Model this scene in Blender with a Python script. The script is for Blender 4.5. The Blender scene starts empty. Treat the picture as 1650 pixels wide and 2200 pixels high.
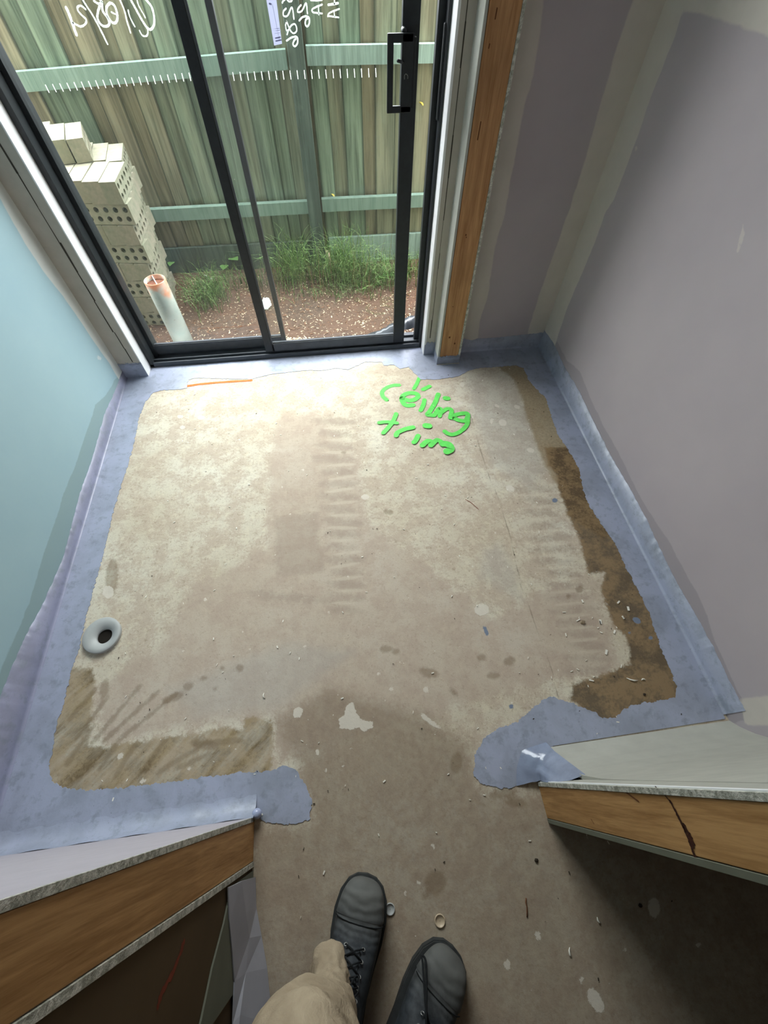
import bpy, bmesh, math, random
import numpy as np
from mathutils import Vector, Matrix, noise as mnoise
from mathutils.geometry import tessellate_polygon

random.seed(7)
rng = np.random.default_rng(7)
SC = bpy.context.scene
COL = SC.collection

# ------------------------------------------------------------------ camera
IW, IH = 1650.0, 2200.0
F_PX = 899.536
PITCH, YAW, ROLL = 1.0093, -0.1343, 0.0105
CAM = Vector((0, 0, 1.45))
fw = Vector((-math.sin(YAW)*math.cos(PITCH), math.cos(YAW)*math.cos(PITCH), -math.sin(PITCH)))
rt = Vector((math.cos(YAW), math.sin(YAW), 0)); up = rt.cross(fw)
_c, _s = math.cos(ROLL), math.sin(ROLL)
rt, up = _c*rt+_s*up, -_s*rt+_c*up
cam_data = bpy.data.cameras.new('camera'); cam = bpy.data.objects.new('camera', cam_data); COL.objects.link(cam)
m = Matrix((( rt.x, up.x, -fw.x, CAM.x), (rt.y, up.y, -fw.y, CAM.y), (rt.z, up.z, -fw.z, CAM.z), (0, 0, 0, 1)))
cam.matrix_world = m
cam_data.sensor_fit = 'HORIZONTAL'; cam_data.sensor_width = 36.0
cam_data.lens = 36.0*F_PX/IW
cam_data.clip_start = 0.02; cam_data.clip_end = 200
SC.camera = cam

# ------------------------------------------------------------------ light and exposure
SC.view_settings.view_transform = 'Standard'; SC.view_settings.look = 'None'
SC.view_settings.gamma = 1.0; SC.view_settings.use_curve_mapping = False
SC.view_settings.exposure = 0.38
wd = bpy.data.worlds.new('overcast_sky'); SC.world = wd; wd.use_nodes = True
bg = wd.node_tree.nodes['Background']
bg.inputs['Color'].default_value = (0.95, 0.975, 1.0, 1)
_wt = wd.node_tree; _tc = _wt.nodes.new('ShaderNodeTexCoord'); _sp = _wt.nodes.new('ShaderNodeSeparateXYZ'); _wt.links.new(_tc.outputs['Generated'], _sp.inputs[0])
_mr = _wt.nodes.new('ShaderNodeMapRange')          # standard overcast sky: zenith three times as bright as the horizon
for _k, _v in (('From Min', 0.0), ('From Max', 1.0), ('To Min', 5.6), ('To Max', 16.8)): _mr.inputs[_k].default_value = _v
_wt.links.new(_sp.outputs[2], _mr.inputs['Value']); _wt.links.new(_mr.outputs[0], bg.inputs['Strength'])
pl = bpy.data.lights.new('door_sky_portal', 'AREA'); pl.shape = 'RECTANGLE'; pl.size = 1.42; pl.size_y = 2.28
pl.cycles.is_portal = True
po = bpy.data.objects.new('door_sky_portal', pl); COL.objects.link(po)
po.location = (-0.258, 2.06, 1.17); po.rotation_euler = (-math.pi/2, 0, 0)
# weak fill light added over the hall behind the photographer, no source seen there
hl = bpy.data.lights.new('hall_fill', 'AREA'); hl.shape = 'RECTANGLE'; hl.size = 0.8; hl.size_y = 0.8
hl.energy = 0.8; hl.color = (1.0, 0.93, 0.82)
ho = bpy.data.objects.new('hall_fill', hl); COL.objects.link(ho)
ho.location = (0.35, -1.1, 2.5); ho.rotation_euler = (0, 0, 0)
SC.cycles.max_bounces = 10; SC.cycles.diffuse_bounces = 6; SC.cycles.transparent_max_bounces = 12
SC.cycles.sample_clamp_indirect = 6.0

# ------------------------------------------------------------------ helpers
def pix(px, py, ax, val):
    """the real point on the plane (axis ax = val) that the photograph shows at pixel px, py"""
    d = rt*((px-825)/F_PX) - up*((py-1100)/F_PX) + fw
    t = (val-CAM[ax])/d[ax]
    return CAM + d*t
def FL(px, py, z=0.0): return pix(px, py, 2, z)

def link(o, parent=None):
    COL.objects.link(o)
    if parent is not None: o.parent = parent
    return o
def tag(o, label=None, cat=None, group=None, kind=None):
    if label: o['label'] = label
    if cat: o['category'] = cat
    if group: o['group'] = group
    if kind: o['kind'] = kind
    return o
def empty(name, loc=(0, 0, 0), rz=0):
    o = bpy.data.objects.new(name, None); o.empty_display_size = 0.05
    COL.objects.link(o); o.location = loc; o.rotation_euler = (0, 0, rz); return o

class MB:
    def __init__(s): s.v = []; s.f = []; s.sm = []
    def add(s, vs, fs, smooth=False):
        b = len(s.v); s.v += [tuple(v) for v in vs]
        s.f += [tuple(b+i for i in f) for f in fs]; s.sm += [smooth]*len(fs)
    def box(s, x0, x1, y0, y1, z0, z1, bev=0.0, M=None):
        if bev <= 0:
            vs = [(x, y, z) for x in (x0, x1) for y in (y0, y1) for z in (z0, z1)]
            fs = [(0, 1, 3, 2), (4, 6, 7, 5), (0, 4, 5, 1), (2, 3, 7, 6), (0, 2, 6, 4), (1, 5, 7, 3)]
        else:
            bm = bmesh.new(); bmesh.ops.create_cube(bm, size=1)
            for v in bm.verts:
                v.co = ((x0+x1)/2+v.co.x*(x1-x0), (y0+y1)/2+v.co.y*(y1-y0), (z0+z1)/2+v.co.z*(z1-z0))
            bmesh.ops.bevel(bm, geom=bm.edges[:], offset=bev, segments=2, affect='EDGES', profile=0.6)
            bm.verts.ensure_lookup_table()
            vs = [v.co.copy() for v in bm.verts]; fs = [[v.index for v in f.verts] for f in bm.faces]; bm.free()
        if M is not None: vs = [M @ Vector(v) for v in vs]
        s.add(vs, fs)
        return s
    def tube(s, pts, r, n=8, cap=True, closed=False):
        pts = [Vector(p) for p in pts]; k = len(pts)
        rs = r if isinstance(r, (list, tuple)) else [r]*k
        vs = []; prev = None
        for i, p in enumerate(pts):
            a = pts[(i-1) % k] if (closed or i > 0) else p
            b = pts[(i+1) % k] if (closed or i < k-1) else p
            t = (b-a).normalized() if (b-a).length > 1e-9 else Vector((0, 0, 1))
            if prev is None:
                u = t.orthogonal().normalized()
            else:
                u = prev - t*prev.dot(t)
                u = u.normalized() if u.length > 1e-6 else t.orthogonal().normalized()
            prev = u; w = t.cross(u)
            for j in range(n):
                q = 2*math.pi*j/n
                vs.append(p+(u*math.cos(q)+w*math.sin(q))*rs[i])
        fs = []
        for i in range(k if closed else k-1):
            for j in range(n):
                a = i*n+j; b = i*n+(j+1) % n; c = ((i+1) % k)*n+(j+1) % n; d = ((i+1) % k)*n+j
                fs.append((a, b, c, d))
        if cap and not closed:
            fs.append(tuple(range(n))[::-1]); fs.append(tuple((k-1)*n+j for j in range(n)))
        s.add(vs, fs, True); return s
    def rings(s, rings, cap=(True, True), smooth=True):
        n = len(rings[0]); vs = [p for r in rings for p in r]; fs = []
        for i in range(len(rings)-1):
            for j in range(n):
                fs.append((i*n+j, i*n+(j+1) % n, (i+1)*n+(j+1) % n, (i+1)*n+j))
        if cap[0]: fs.append(tuple(range(n))[::-1])
        if cap[1]: fs.append(tuple((len(rings)-1)*n+j for j in range(n)))
        s.add(vs, fs, smooth); return s
    def prism(s, poly, z0, z1, M=None):
        n = len(poly)
        vs = [(p[0], p[1], z0) for p in poly]+[(p[0], p[1], z1) for p in poly]
        tri = tessellate_polygon([[Vector((p[0], p[1], 0)) for p in poly]])
        fs = []
        for t in tri:
            a, b, c = (Vector((poly[i][0], poly[i][1])) for i in t)
            ccw = (b-a).cross(c-a) > 0
            t = t if ccw else t[::-1]
            fs.append(tuple(i+n for i in t)); fs.append(tuple(t[::-1]))
        area = sum(poly[i][0]*poly[(i+1) % n][1]-poly[(i+1) % n][0]*poly[i][1] for i in range(n))
        for i in range(n):
            j = (i+1) % n
            fs.append((i, j, j+n, i+n) if area > 0 else (j, i, i+n, j+n))
        if M is not None: vs = [M @ Vector(v) for v in vs]
        s.add(vs, fs); return s
    def build(s, name, mat, parent=None):
        me = bpy.data.meshes.new(name); me.from_pydata(s.v, [], s.f); me.update()
        me.polygons.foreach_set('use_smooth', s.sm)
        if mat: me.materials.append(mat)
        return link(bpy.data.objects.new(name, me), parent)
def box(name, mat, parent, x0, x1, y0, y1, z0, z1, bev=0.0, M=None):
    return MB().box(x0, x1, y0, y1, z0, z1, bev, M).build(name, mat, parent)

def smooth_path(pts, n=6):
    pts = [Vector(p) for p in pts]
    if len(pts) < 3: return pts
    P = [pts[0]*2-pts[1]]+pts+[pts[-1]*2-pts[-2]]; out = []
    for i in range(1, len(P)-2):
        p0, p1, p2, p3 = P[i-1:i+3]
        for k in range(n):
            t = k/n
            out.append(0.5*((2*p1)+(p2-p0)*t+(2*p0-5*p1+4*p2-p3)*t*t+(3*p1-p0-3*p2+p3)*t**3))
    out.append(pts[-1]); return out
def ribbon(mb, pts, width, normal, jit=0.0, smooth=True, lift=0.0):
    """a flat brush stroke lying on a plane"""
    nrm = Vector(normal); P = smooth_path(pts) if smooth else [Vector(p) for p in pts]
    P = [p+nrm*lift for p in P]
    L = []; R = []
    for i, p in enumerate(P):
        t = (P[min(i+1, len(P)-1)]-P[max(i-1, 0)])
        t = t.normalized() if t.length > 1e-9 else Vector((1, 0, 0))
        sd = nrm.cross(t).normalized()
        L.append(p+sd*(width/2+random.uniform(-jit, jit))); R.append(p-sd*(width/2+random.uniform(-jit, jit)))
    vs = L+R; n = len(P)
    mb.add(vs, [(i+1, i, n+i, n+i+1) for i in range(n-1)])
    for e, (c, d) in enumerate(((P[0], P[0]-P[1]), (P[-1], P[-1]-P[-2]))):
        d = d.normalized(); sd = nrm.cross(d).normalized(); cap = []
        for k in range(7):
            a = -math.pi/2+math.pi*k/6
            cap.append(c+(d*math.cos(a)+sd*math.sin(a))*(width/2))
        mb.add([c]+cap, [(0, k+1, k+2) for k in range(6)])

# signed distances to traced outlines (positive inside), stored per vertex
def sdf(P, poly):
    P = np.asarray(P, float); poly = np.asarray(poly, float)
    A = poly; B = np.roll(poly, -1, 0)
    lo = poly.min(0)-0.06; hi = poly.max(0)+0.06
    out = np.full(len(P), -0.05)
    sel = np.where((P[:, 0] > lo[0]) & (P[:, 0] < hi[0]) & (P[:, 1] > lo[1]) & (P[:, 1] < hi[1]))[0]
    if len(sel) == 0: return out
    Q = P[sel]; d2 = np.full(len(Q), 1e9); ins = np.zeros(len(Q), bool)
    for a, b in zip(A, B):
        ab = b-a; l2 = ab@ab
        if l2 < 1e-14: continue
        t = np.clip(((Q-a)@ab)/l2, 0, 1); pr = a+t[:, None]*ab
        d2 = np.minimum(d2, ((Q-pr)**2).sum(1))
        if a[1] != b[1]:
            c = (a[1] > Q[:, 1]) != (b[1] > Q[:, 1])
            ins ^= c & (Q[:, 0] < (b[0]-a[0])*(Q[:, 1]-a[1])/(b[1]-a[1])+a[0])
    d = np.sqrt(d2); out[sel] = np.clip(np.where(ins, d, -d), -0.05, 0.05); return out
def seg_sdf(P, pts, w):
    P = np.asarray(P, float); pts = np.asarray(pts, float)
    lo = pts.min(0)-0.06; hi = pts.max(0)+0.06
    out = np.full(len(P), -0.05)
    sel = np.where((P[:, 0] > lo[0]) & (P[:, 0] < hi[0]) & (P[:, 1] > lo[1]) & (P[:, 1] < hi[1]))[0]
    if len(sel) == 0: return out
    Q = P[sel]; d2 = np.full(len(Q), 1e9)
    for a, b in zip(pts[:-1], pts[1:]):
        ab = b-a; l2 = max(ab@ab, 1e-14)
        t = np.clip(((Q-a)@ab)/l2, 0, 1); pr = a+t[:, None]*ab
        d2 = np.minimum(d2, ((Q-pr)**2).sum(1))
    out[sel] = np.clip(w-np.sqrt(d2), -0.05, 0.05); return out

def grid_object(name, us, vs, place, mat, parent, attrs, thick=None):
    """a sheet sampled at us x vs; place(u, v) -> xyz; attrs: name -> values"""
    nu, nv = len(us), len(vs)
    U, V = np.meshgrid(us, vs, indexing='ij'); U = U.ravel(); V = V.ravel()
    X = np.stack(place(U, V), 1)
    idx = np.arange(nu*nv).reshape(nu, nv)
    q = np.stack([idx[:-1, :-1], idx[1:, :-1], idx[1:, 1:], idx[:-1, 1:]], -1).reshape(-1, 4)
    me = bpy.data.meshes.new(name)
    me.vertices.add(len(X)); me.vertices.foreach_set('co', X.astype(np.float32).ravel())
    me.loops.add(q.size); me.loops.foreach_set('vertex_index', q.ravel().astype(np.int32))
    me.polygons.add(len(q)); me.polygons.foreach_set('loop_start', np.arange(0, q.size, 4, dtype=np.int32))
    me.update(calc_edges=True)
    P = np.stack([U, V], 1)
    for k, fn in attrs.items():
        a = me.attributes.new(k, 'FLOAT', 'POINT'); a.data.foreach_set('value', fn(P).astype(np.float32))
    me.materials.append(mat)
    return link(bpy.data.objects.new(name, me), parent)

# ------------------------------------------------------------------ materials
def srgb(*c):
    r = []
    for x in c:
        x /= 255.0; r.append(x/12.92 if x <= 0.04045 else ((x+0.055)/1.055)**2.4)
    return (*r, 1)
class N:
    """small node tree builder"""
    def __init__(s, name, rough=0.8, spec=0.3):
        s.m = bpy.data.materials.new(name); s.m.use_nodes = True; s.t = s.m.node_tree
        s.b = s.t.nodes['Principled BSDF']; s.out = s.t.nodes['Material Output']
        s.b.inputs['Roughness'].default_value = rough; s.b.inputs['Specular IOR Level'].default_value = spec
        s.co = s.t.nodes.new('ShaderNodeTexCoord')
    def n(s, typ, **kw):
        x = s.t.nodes.new(typ)
        for k, v in kw.items(): setattr(x, k, v)
        return x
    def l(s, a, b): s.t.links.new(a, b)
    def mapping(s, scale=(1, 1, 1), rot=(0, 0, 0), src='Object', offset_random=False):
        mp = s.n('ShaderNodeMapping'); mp.inputs['Scale'].default_value = scale; mp.inputs['Rotation'].default_value = rot
        s.l(s.co.outputs[src], mp.inputs['Vector'])
        if offset_random:
            oi = s.n('ShaderNodeObjectInfo'); mu = s.n('ShaderNodeVectorMath', operation='SCALE')
            mu.inputs[0].default_value = (13, 7, 23); s.l(oi.outputs['Random'], mu.inputs['Scale'])
            s.l(mu.outputs[0], mp.inputs['Location'])
        return mp.outputs[0]
    def noise(s, scale, detail=4, rough=0.55, vec=None, dist=0.0, out='Fac'):
        x = s.n('ShaderNodeTexNoise'); x.inputs['Scale'].default_value = scale; x.inputs['Detail'].default_value = detail
        x.inputs['Roughness'].default_value = rough; x.inputs['Distortion'].default_value = dist
        s.l(vec if vec is not None else s.co.outputs['Object'], x.inputs['Vector']); return x.outputs[out]
    def ramp(s, fac, *stops):
        r = s.n('ShaderNodeValToRGB'); e = r.color_ramp.elements
        while len(e) < len(stops): e.new(0.5)
        for i, (p, c) in enumerate(stops):
            e[i].position = p; e[i].color = c if isinstance(c, tuple) else (c, c, c, 1)
        s.l(fac, r.inputs[0]); return r.outputs[0]
    def rng(s, v, a, b, c=0.0, d=1.0, smooth=False):
        r = s.n('ShaderNodeMapRange'); r.clamp = True
        if smooth: r.interpolation_type = 'SMOOTHSTEP'
        for k, x in zip(('From Min', 'From Max', 'To Min', 'To Max'), (a, b, c, d)): r.inputs[k].default_value = x
        s.l(v, r.inputs['Value']); return r.outputs[0]
    def math(s, op, a, b=None):
        x = s.n('ShaderNodeMath', operation=op)
        for i, v in enumerate((a, b)):
            if v is None: continue
            if isinstance(v, (int, float)): x.inputs[i].default_value = v
            else: s.l(v, x.inputs[i])
        return x.outputs[0]
    def mix(s, fac, a, b, blend='MIX'):
        x = s.n('ShaderNodeMix', data_type='RGBA', blend_type=blend)
        for sock, v in ((x.inputs[0], fac), (x.inputs[6], a), (x.inputs[7], b)):
            if isinstance(v, (int, float)): sock.default_value = v
            elif isinstance(v, tuple): sock.default_value = v
            else: s.l(v, sock)
        return x.outputs[2]
    def attr(s, name):
        a = s.n('ShaderNodeAttribute'); a.attribute_name = name; return a.outputs['Fac']
    def mask(s, name, soft=0.004, wob=None, amt=0.01, shift=0.0):
        v = s.attr(name)
        if wob is not None:
            w = s.math('MULTIPLY', s.math('SUBTRACT', wob, 0.5), amt); v = s.math('ADD', v, w)
        return s.rng(v, shift-soft, shift+soft, smooth=True)
    def color(s, c):
        if isinstance(c, tuple): s.b.inputs['Base Color'].default_value = c
        else: s.l(c, s.b.inputs['Base Color'])
    def rough(s, v): s.l(v, s.b.inputs['Roughness'])
    def bump(s, h, strength=0.3, dist=0.01):
        b = s.n('ShaderNodeBump'); b.inputs['Strength'].default_value = strength; b.inputs['Distance'].default_value = dist
        s.l(h, b.inputs['Height']); s.l(b.outputs[0], s.b.inputs['Normal'])

def plain(name, c, rough=0.7, spec=0.3, nscale=40, var=0.12, bump=0.1, metal=0.0):
    k = N(name, rough, spec); n = k.noise(nscale, 5)
    k.color(k.mix(k.rng(n, 0.3, 0.7), tuple(x*(1-var) for x in c[:3])+(1,), tuple(min(1, x*(1+var)) for x in c[:3])+(1,)))
    if bump: k.bump(n, bump, 0.002)
    k.b.inputs['Metallic'].default_value = metal
    return k.m

def mat_concrete():
    k = N('concrete_slab', 0.88, 0.25)
    big = k.noise(2.2, 5, 0.6); md2x = k.noise(24, 6, 0.8); mid = k.noise(11, 6, 0.7); fine = k.noise(95, 6, 0.75); speck = k.noise(260, 3, 0.6)
    warm = srgb(194, 182, 160); pale = srgb(212, 206, 189); dust = srgb(178, 160, 142)
    c = k.mix(k.rng(big, 0.35, 0.65), warm, pale)
    f = k.math('ADD', mid, k.math('MULTIPLY', fine, 0.5))
    c = k.mix(k.math('MULTIPLY', k.rng(f, 0.68, 0.80), 0.7), c, dust); c = k.mix(k.math('MULTIPLY', k.rng(md2x, 0.50, 0.66), 0.5), c, srgb(218, 209, 184)); c = k.mix(k.math('MULTIPLY', k.rng(k.noise(70, 5, .75), 0.55, 0.64), 0.5), c, srgb(146, 128, 104))
    c = k.mix(k.math('MULTIPLY', k.rng(speck, 0.60, 0.72), 0.5), c, srgb(120, 104, 84))
    md2 = k.noise(38, 5, .7); wob = k.math('ADD', k.math('ADD', k.math('MULTIPLY', mid, 0.4), k.math('MULTIPLY', fine, 0.3)), k.math('MULTIPLY', md2, 0.3))
    # thin cement wash, pale and pinkish grey
    wash = k.mask('wash', 0.02, wob, 0.16); c = k.mix(k.math('MULTIPLY', wash, 0.55), c, k.mix(k.rng(fine, .4, .65), srgb(171, 152, 137), srgb(182, 165, 149)))
    hall = k.mask('hall', 0.035, wob, 0.14); c = k.mix(k.math('MULTIPLY', hall, 0.7), c, k.mix(k.rng(md2, .36, .68), srgb(130, 112, 95), srgb(152, 136, 115)))  # dimmer light towards the hall, painted in as a browner, darker slab
    rip = k.mask('ripple', 0.014, wob, 0.11); c = k.mix(k.math('MULTIPLY', rip, 0.36), c, srgb(150, 134, 120))
    ripl = k.mask('ripple_light', 0.004, wob, 0.03); c = k.mix(k.math('MULTIPLY', ripl, 0.4), c, srgb(206, 197, 178))
    grey = k.mask('grey', 0.03, wob, 0.12); c = k.mix(k.math('MULTIPLY', grey, 0.32), c, srgb(170, 168, 162))
    tan = k.mask('tan', 0.012, wob, 0.08); c = k.mix(k.math('MULTIPLY', tan, 0.8), c, k.mix(k.rng(fine, .4, .62), srgb(134, 116, 88), srgb(164, 146, 116)))
    br = k.mask('brown', 0.008, wob, 0.08); c = k.mix(k.math('MULTIPLY', br, 0.9), c, k.mix(k.rng(f, .66, .82), srgb(84, 66, 44), srgb(132, 108, 76)))
    bl = k.mask('brown_left', 0.008, wob, 0.09); m1 = k.mapping((1, 1, 1), (0, 0, .85)); m2 = k.n('ShaderNodeMapping'); m2.inputs['Scale'].default_value = (1, .16, 1); k.l(m1, m2.inputs[0]); stk = k.noise(26, 4, .6, vec=m2.outputs[0]); c = k.mix(k.math('MULTIPLY', bl, k.rng(stk, .38, .62, .45, .95)), c, k.mix(k.rng(f, .66, .82), srgb(108, 90, 62), srgb(156, 138, 106)))
    st = k.mask('strokes', 0.005, wob, 0.045); c = k.mix(k.math('MULTIPLY', st, 0.42), c, srgb(112, 96, 72))
    damp = k.mask('damp', 0.006, wob, 0.035); c = k.mix(k.math('MULTIPLY', damp, 0.45), c, srgb(112, 92, 66))
    cr = k.mask('joint_line', 0.0022, wob, 0.008); c = k.mix(k.math('MULTIPLY', cr, 0.55), c, srgb(100, 90, 74))
    wh = k.mask('splat', 0.0012, fine, 0.02); c = k.mix(k.math('MULTIPLY', wh, 0.8), c, srgb(216, 208, 194))
    bs = k.mask('blue_spot', 0.0015, fine, 0.008); c = k.mix(bs, c, srgb(118, 128, 146))
    k.color(c)
    h = k.math('ADD', k.math('MULTIPLY', mid, 0.6), k.math('MULTIPLY', fine, 0.5))
    h = k.math('ADD', h, k.math('MULTIPLY', wh, 0.2)); h = k.math('SUBTRACT', h, k.math('MULTIPLY', cr, 0.35))
    k.bump(h, 0.45, 0.005)
    return k.m
def mat_membrane(name='blue_grey_membrane', A=srgb(160, 166, 186), B_=srgb(144, 150, 166)):
    k = N(name, 0.45, 0.75)
    a = k.noise(7, 5, 0.6, dist=0.4); b = k.noise(28, 5, 0.65); c3 = k.noise(120, 4)
    c = k.mix(k.rng(a, 0.42, 0.62), A, B_)
    c = k.mix(k.math('MULTIPLY', k.rng(b, 0.52, 0.66), 0.55), c, srgb(120, 129, 138))
    c = k.mix(k.math('MULTIPLY', k.rng(c3, 0.66, 0.74), 0.5), c, srgb(104, 110, 114))
    k.color(c); k.rough(k.rng(b, 0.4, 0.7, 0.34, 0.52))
    st = k.noise(60, 3, 0.5, vec=k.mapping((1, 0.12, 1)))
    k.bump(k.math('ADD', k.math('MULTIPLY', st, 0.5), b), 0.22, 0.004)
    return k.m
def mat_board(name, paper, paper2, comp, primer=None):
    k = N(name, 0.75, 0.25)
    a = k.noise(3, 4); g = k.noise(60, 4, 0.6); w = k.noise(16, 4, 0.6)
    c = k.mix(k.rng(a, 0.3, 0.7), paper, paper2)
    if primer is not None:
        c = k.mix(k.math('MULTIPLY', k.mask('primer', 0.003, w, 0.02), 0.75), c, primer)
    cm = k.mask('compound', 0.004, w, 0.016)
    c = k.mix(k.math('MULTIPLY', cm, 0.93), c, k.mix(k.rng(w, .3, .7), comp, tuple(x*0.93 for x in comp[:3])+(1,)))
    sp = k.mask('speck', 0.002, g, 0.01); c = k.mix(k.math('MULTIPLY', sp, 0.6), c, comp)
    k.color(c); k.bump(k.math('ADD', k.math('MULTIPLY', g, 0.3), k.math('MULTIPLY', cm, 0.4)), 0.12, 0.002)
    return k.m
def mat_wood(name, dark, light, axis='z', scale=1.0, knots=True, rough=0.6):
    k = N(name, rough, 0.3)
    sc = {'z': (1, 1, .06), 'x': (.06, 1, 1)}[axis]
    v = k.mapping(sc, offset_random=True)
    d = k.noise(9*scale, 3, 0.5, vec=v); r = k.noise(55*scale, 5, 0.6, vec=v, dist=0.6); f = k.noise(240*scale, 3, 0.6, vec=v)
    g = k.math('ADD', k.math('MULTIPLY', r, 0.7), k.math('MULTIPLY', f, 0.3))
    c = k.mix(k.rng(g, 0.38, 0.62), dark, light)
    c = k.mix(k.math('MULTIPLY', k.rng(d, 0.5, 0.7), 0.35), c, tuple(x*0.6 for x in dark[:3])+(1,))
    s2 = k.noise(2.4, 4, 0.6); c = k.mix(k.math('MULTIPLY', k.rng(s2, 0.55, 0.75), 0.35), c, tuple(x*0.5 for x in dark[:3])+(1,))
    k.color(c); k.bump(g, 0.25, 0.002); return k.m
def mat_paling(name, c1, c2, c3, seam=False):
    k = N(name, 0.85, 0.2)
    oi = k.n('ShaderNodeObjectInfo')
    v = k.mapping((1, 1, .045), offset_random=True)
    r = k.noise(34, 5, 0.65, vec=v, dist=0.5); f = k.noise(130, 3, 0.6, vec=v); d = k.noise(7, 3, 0.5, vec=v)
    c = k.mix(k.rng(r, 0.30, 0.66), c1, c2)
    sh = k.math('ADD', k.math('MULTIPLY', oi.outputs['Random'], 0.6), k.math('MULTIPLY', d, 0.55))
    c = k.mix(k.math('MULTIPLY', k.rng(sh, 0.4, 0.75), 0.75), c, k.mix(k.rng(r, .4, .6), c3, tuple(min(1, x*1.7) for x in c3[:3])+(1,)))
    c = k.mix(k.math('MULTIPLY', k.rng(f, 0.58, 0.7), 0.4), c, tuple(x*0.5 for x in c1[:3])+(1,))
    c = k.mix(k.math('MULTIPLY', k.rng(k.noise(5, 4), .58, .72), .35), c, srgb(150, 166, 150))
    if seam:  # shadow between overlapping palings, painted in as dark edges
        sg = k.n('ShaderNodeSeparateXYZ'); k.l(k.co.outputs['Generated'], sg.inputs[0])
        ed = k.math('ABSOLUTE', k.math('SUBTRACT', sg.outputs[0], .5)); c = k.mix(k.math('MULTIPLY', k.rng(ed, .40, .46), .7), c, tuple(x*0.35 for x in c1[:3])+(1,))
    k.color(c); k.bump(k.math('ADD', r, f), 0.35, 0.003); return k.m
def mat_glass():
    m_ = bpy.data.materials.new('clear_glass'); m_.use_nodes = True; t = m_.node_tree
    for n_ in list(t.nodes):
        if n_.type == 'BSDF_PRINCIPLED': t.nodes.remove(n_)
    tr = t.nodes.new('ShaderNodeBsdfTransparent'); tr.inputs[0].default_value = (0.95, 0.968, 0.958, 1)
    gl = t.nodes.new('ShaderNodeBsdfGlossy'); gl.inputs['Roughness'].default_value = 0.02
    df = t.nodes.new('ShaderNodeBsdfDiffuse'); df.inputs[0].default_value = (0.8, 0.82, 0.8, 1)
    fr = t.nodes.new('ShaderNodeFresnel'); fr.inputs[0].default_value = 1.45
    co = t.nodes.new('ShaderNodeTexCoord')
    ge = t.nodes.new('ShaderNodeNewGeometry'); iv = t.nodes.new('ShaderNodeMath'); iv.operation = 'SUBTRACT'; iv.inputs[0].default_value = 1.0; t.links.new(ge.outputs['Backfacing'], iv.inputs[1])
    fm_ = t.nodes.new('ShaderNodeMath'); fm_.operation = 'MULTIPLY'; t.links.new(fr.outputs[0], fm_.inputs[0]); t.links.new(iv.outputs[0], fm_.inputs[1])
    mx = t.nodes.new('ShaderNodeMixShader'); t.links.new(fm_.outputs[0], mx.inputs[0]); t.links.new(tr.outputs[0], mx.inputs[1]); t.links.new(gl.outputs[0], mx.inputs[2])
    # dust film and dried spots
    n1 = t.nodes.new('ShaderNodeTexNoise'); n1.inputs['Scale'].default_value = 70; n1.inputs['Detail'].default_value = 2
    n2 = t.nodes.new('ShaderNodeTexNoise'); n2.inputs['Scale'].default_value = 3; n2.inputs['Detail'].default_value = 5
    t.links.new(co.outputs['Object'], n1.inputs[0]); t.links.new(co.outputs['Object'], n2.inputs[0])
    r1 = t.nodes.new('ShaderNodeMapRange'); r1.inputs['From Min'].default_value = .78; r1.inputs['From Max'].default_value = .82; r1.inputs['To Max'].default_value = .5
    r2 = t.nodes.new('ShaderNodeMapRange'); r2.inputs['From Min'].default_value = .35; r2.inputs['From Max'].default_value = .8; r2.inputs['To Min'].default_value = .015; r2.inputs['To Max'].default_value = .05
    t.links.new(n1.outputs['Fac'], r1.inputs[0]); t.links.new(n2.outputs['Fac'], r2.inputs[0])
    ad = t.nodes.new('ShaderNodeMath'); ad.operation = 'ADD'; ad.use_clamp = True
    t.links.new(r1.outputs[0], ad.inputs[0]); t.links.new(r2.outputs[0], ad.inputs[1])
    m2 = t.nodes.new('ShaderNodeMixShader'); t.links.new(ad.outputs[0], m2.inputs[0]); t.links.new(mx.outputs[0], m2.inputs[1]); t.links.new(df.outputs[0], m2.inputs[2])
    t.links.new(m2.outputs[0], t.nodes['Material Output'].inputs[0]); return m_
def mat_leather():
    k = N('charcoal_leather', 0.68, 0.3)
    n = k.noise(60, 5, 0.6); b = k.noise(9, 4)
    sep = k.n('ShaderNodeSeparateXYZ'); k.l(k.co.outputs['Object'], sep.inputs[0])
    toe = k.rng(k.math('ADD', sep.outputs[1], k.math('MULTIPLY', n, 0.03)), 0.10, 0.19)
    c = k.mix(k.rng(n, .35, .65), srgb(34, 38, 42), srgb(56, 60, 64))
    c = k.mix(k.math('MULTIPLY', toe, k.rng(b, .3, .6, .35, .8)), c, srgb(104, 104, 100)); k.color(c)
    wv = k.n('ShaderNodeTexWave'); wv.bands_direction = 'Y'; wv.inputs['Scale'].default_value = 17; wv.inputs['Distortion'].default_value = 9; wv.inputs['Detail Scale'].default_value = .6
    k.l(k.co.outputs['Object'], wv.inputs[0])
    crease = k.math('MULTIPLY', wv.outputs[1], k.rng(sep.outputs[1], 0.05, 0.11))
    k.bump(k.math('ADD', k.math('MULTIPLY', n, .25), crease), 0.35, 0.004); return k.m
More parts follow.
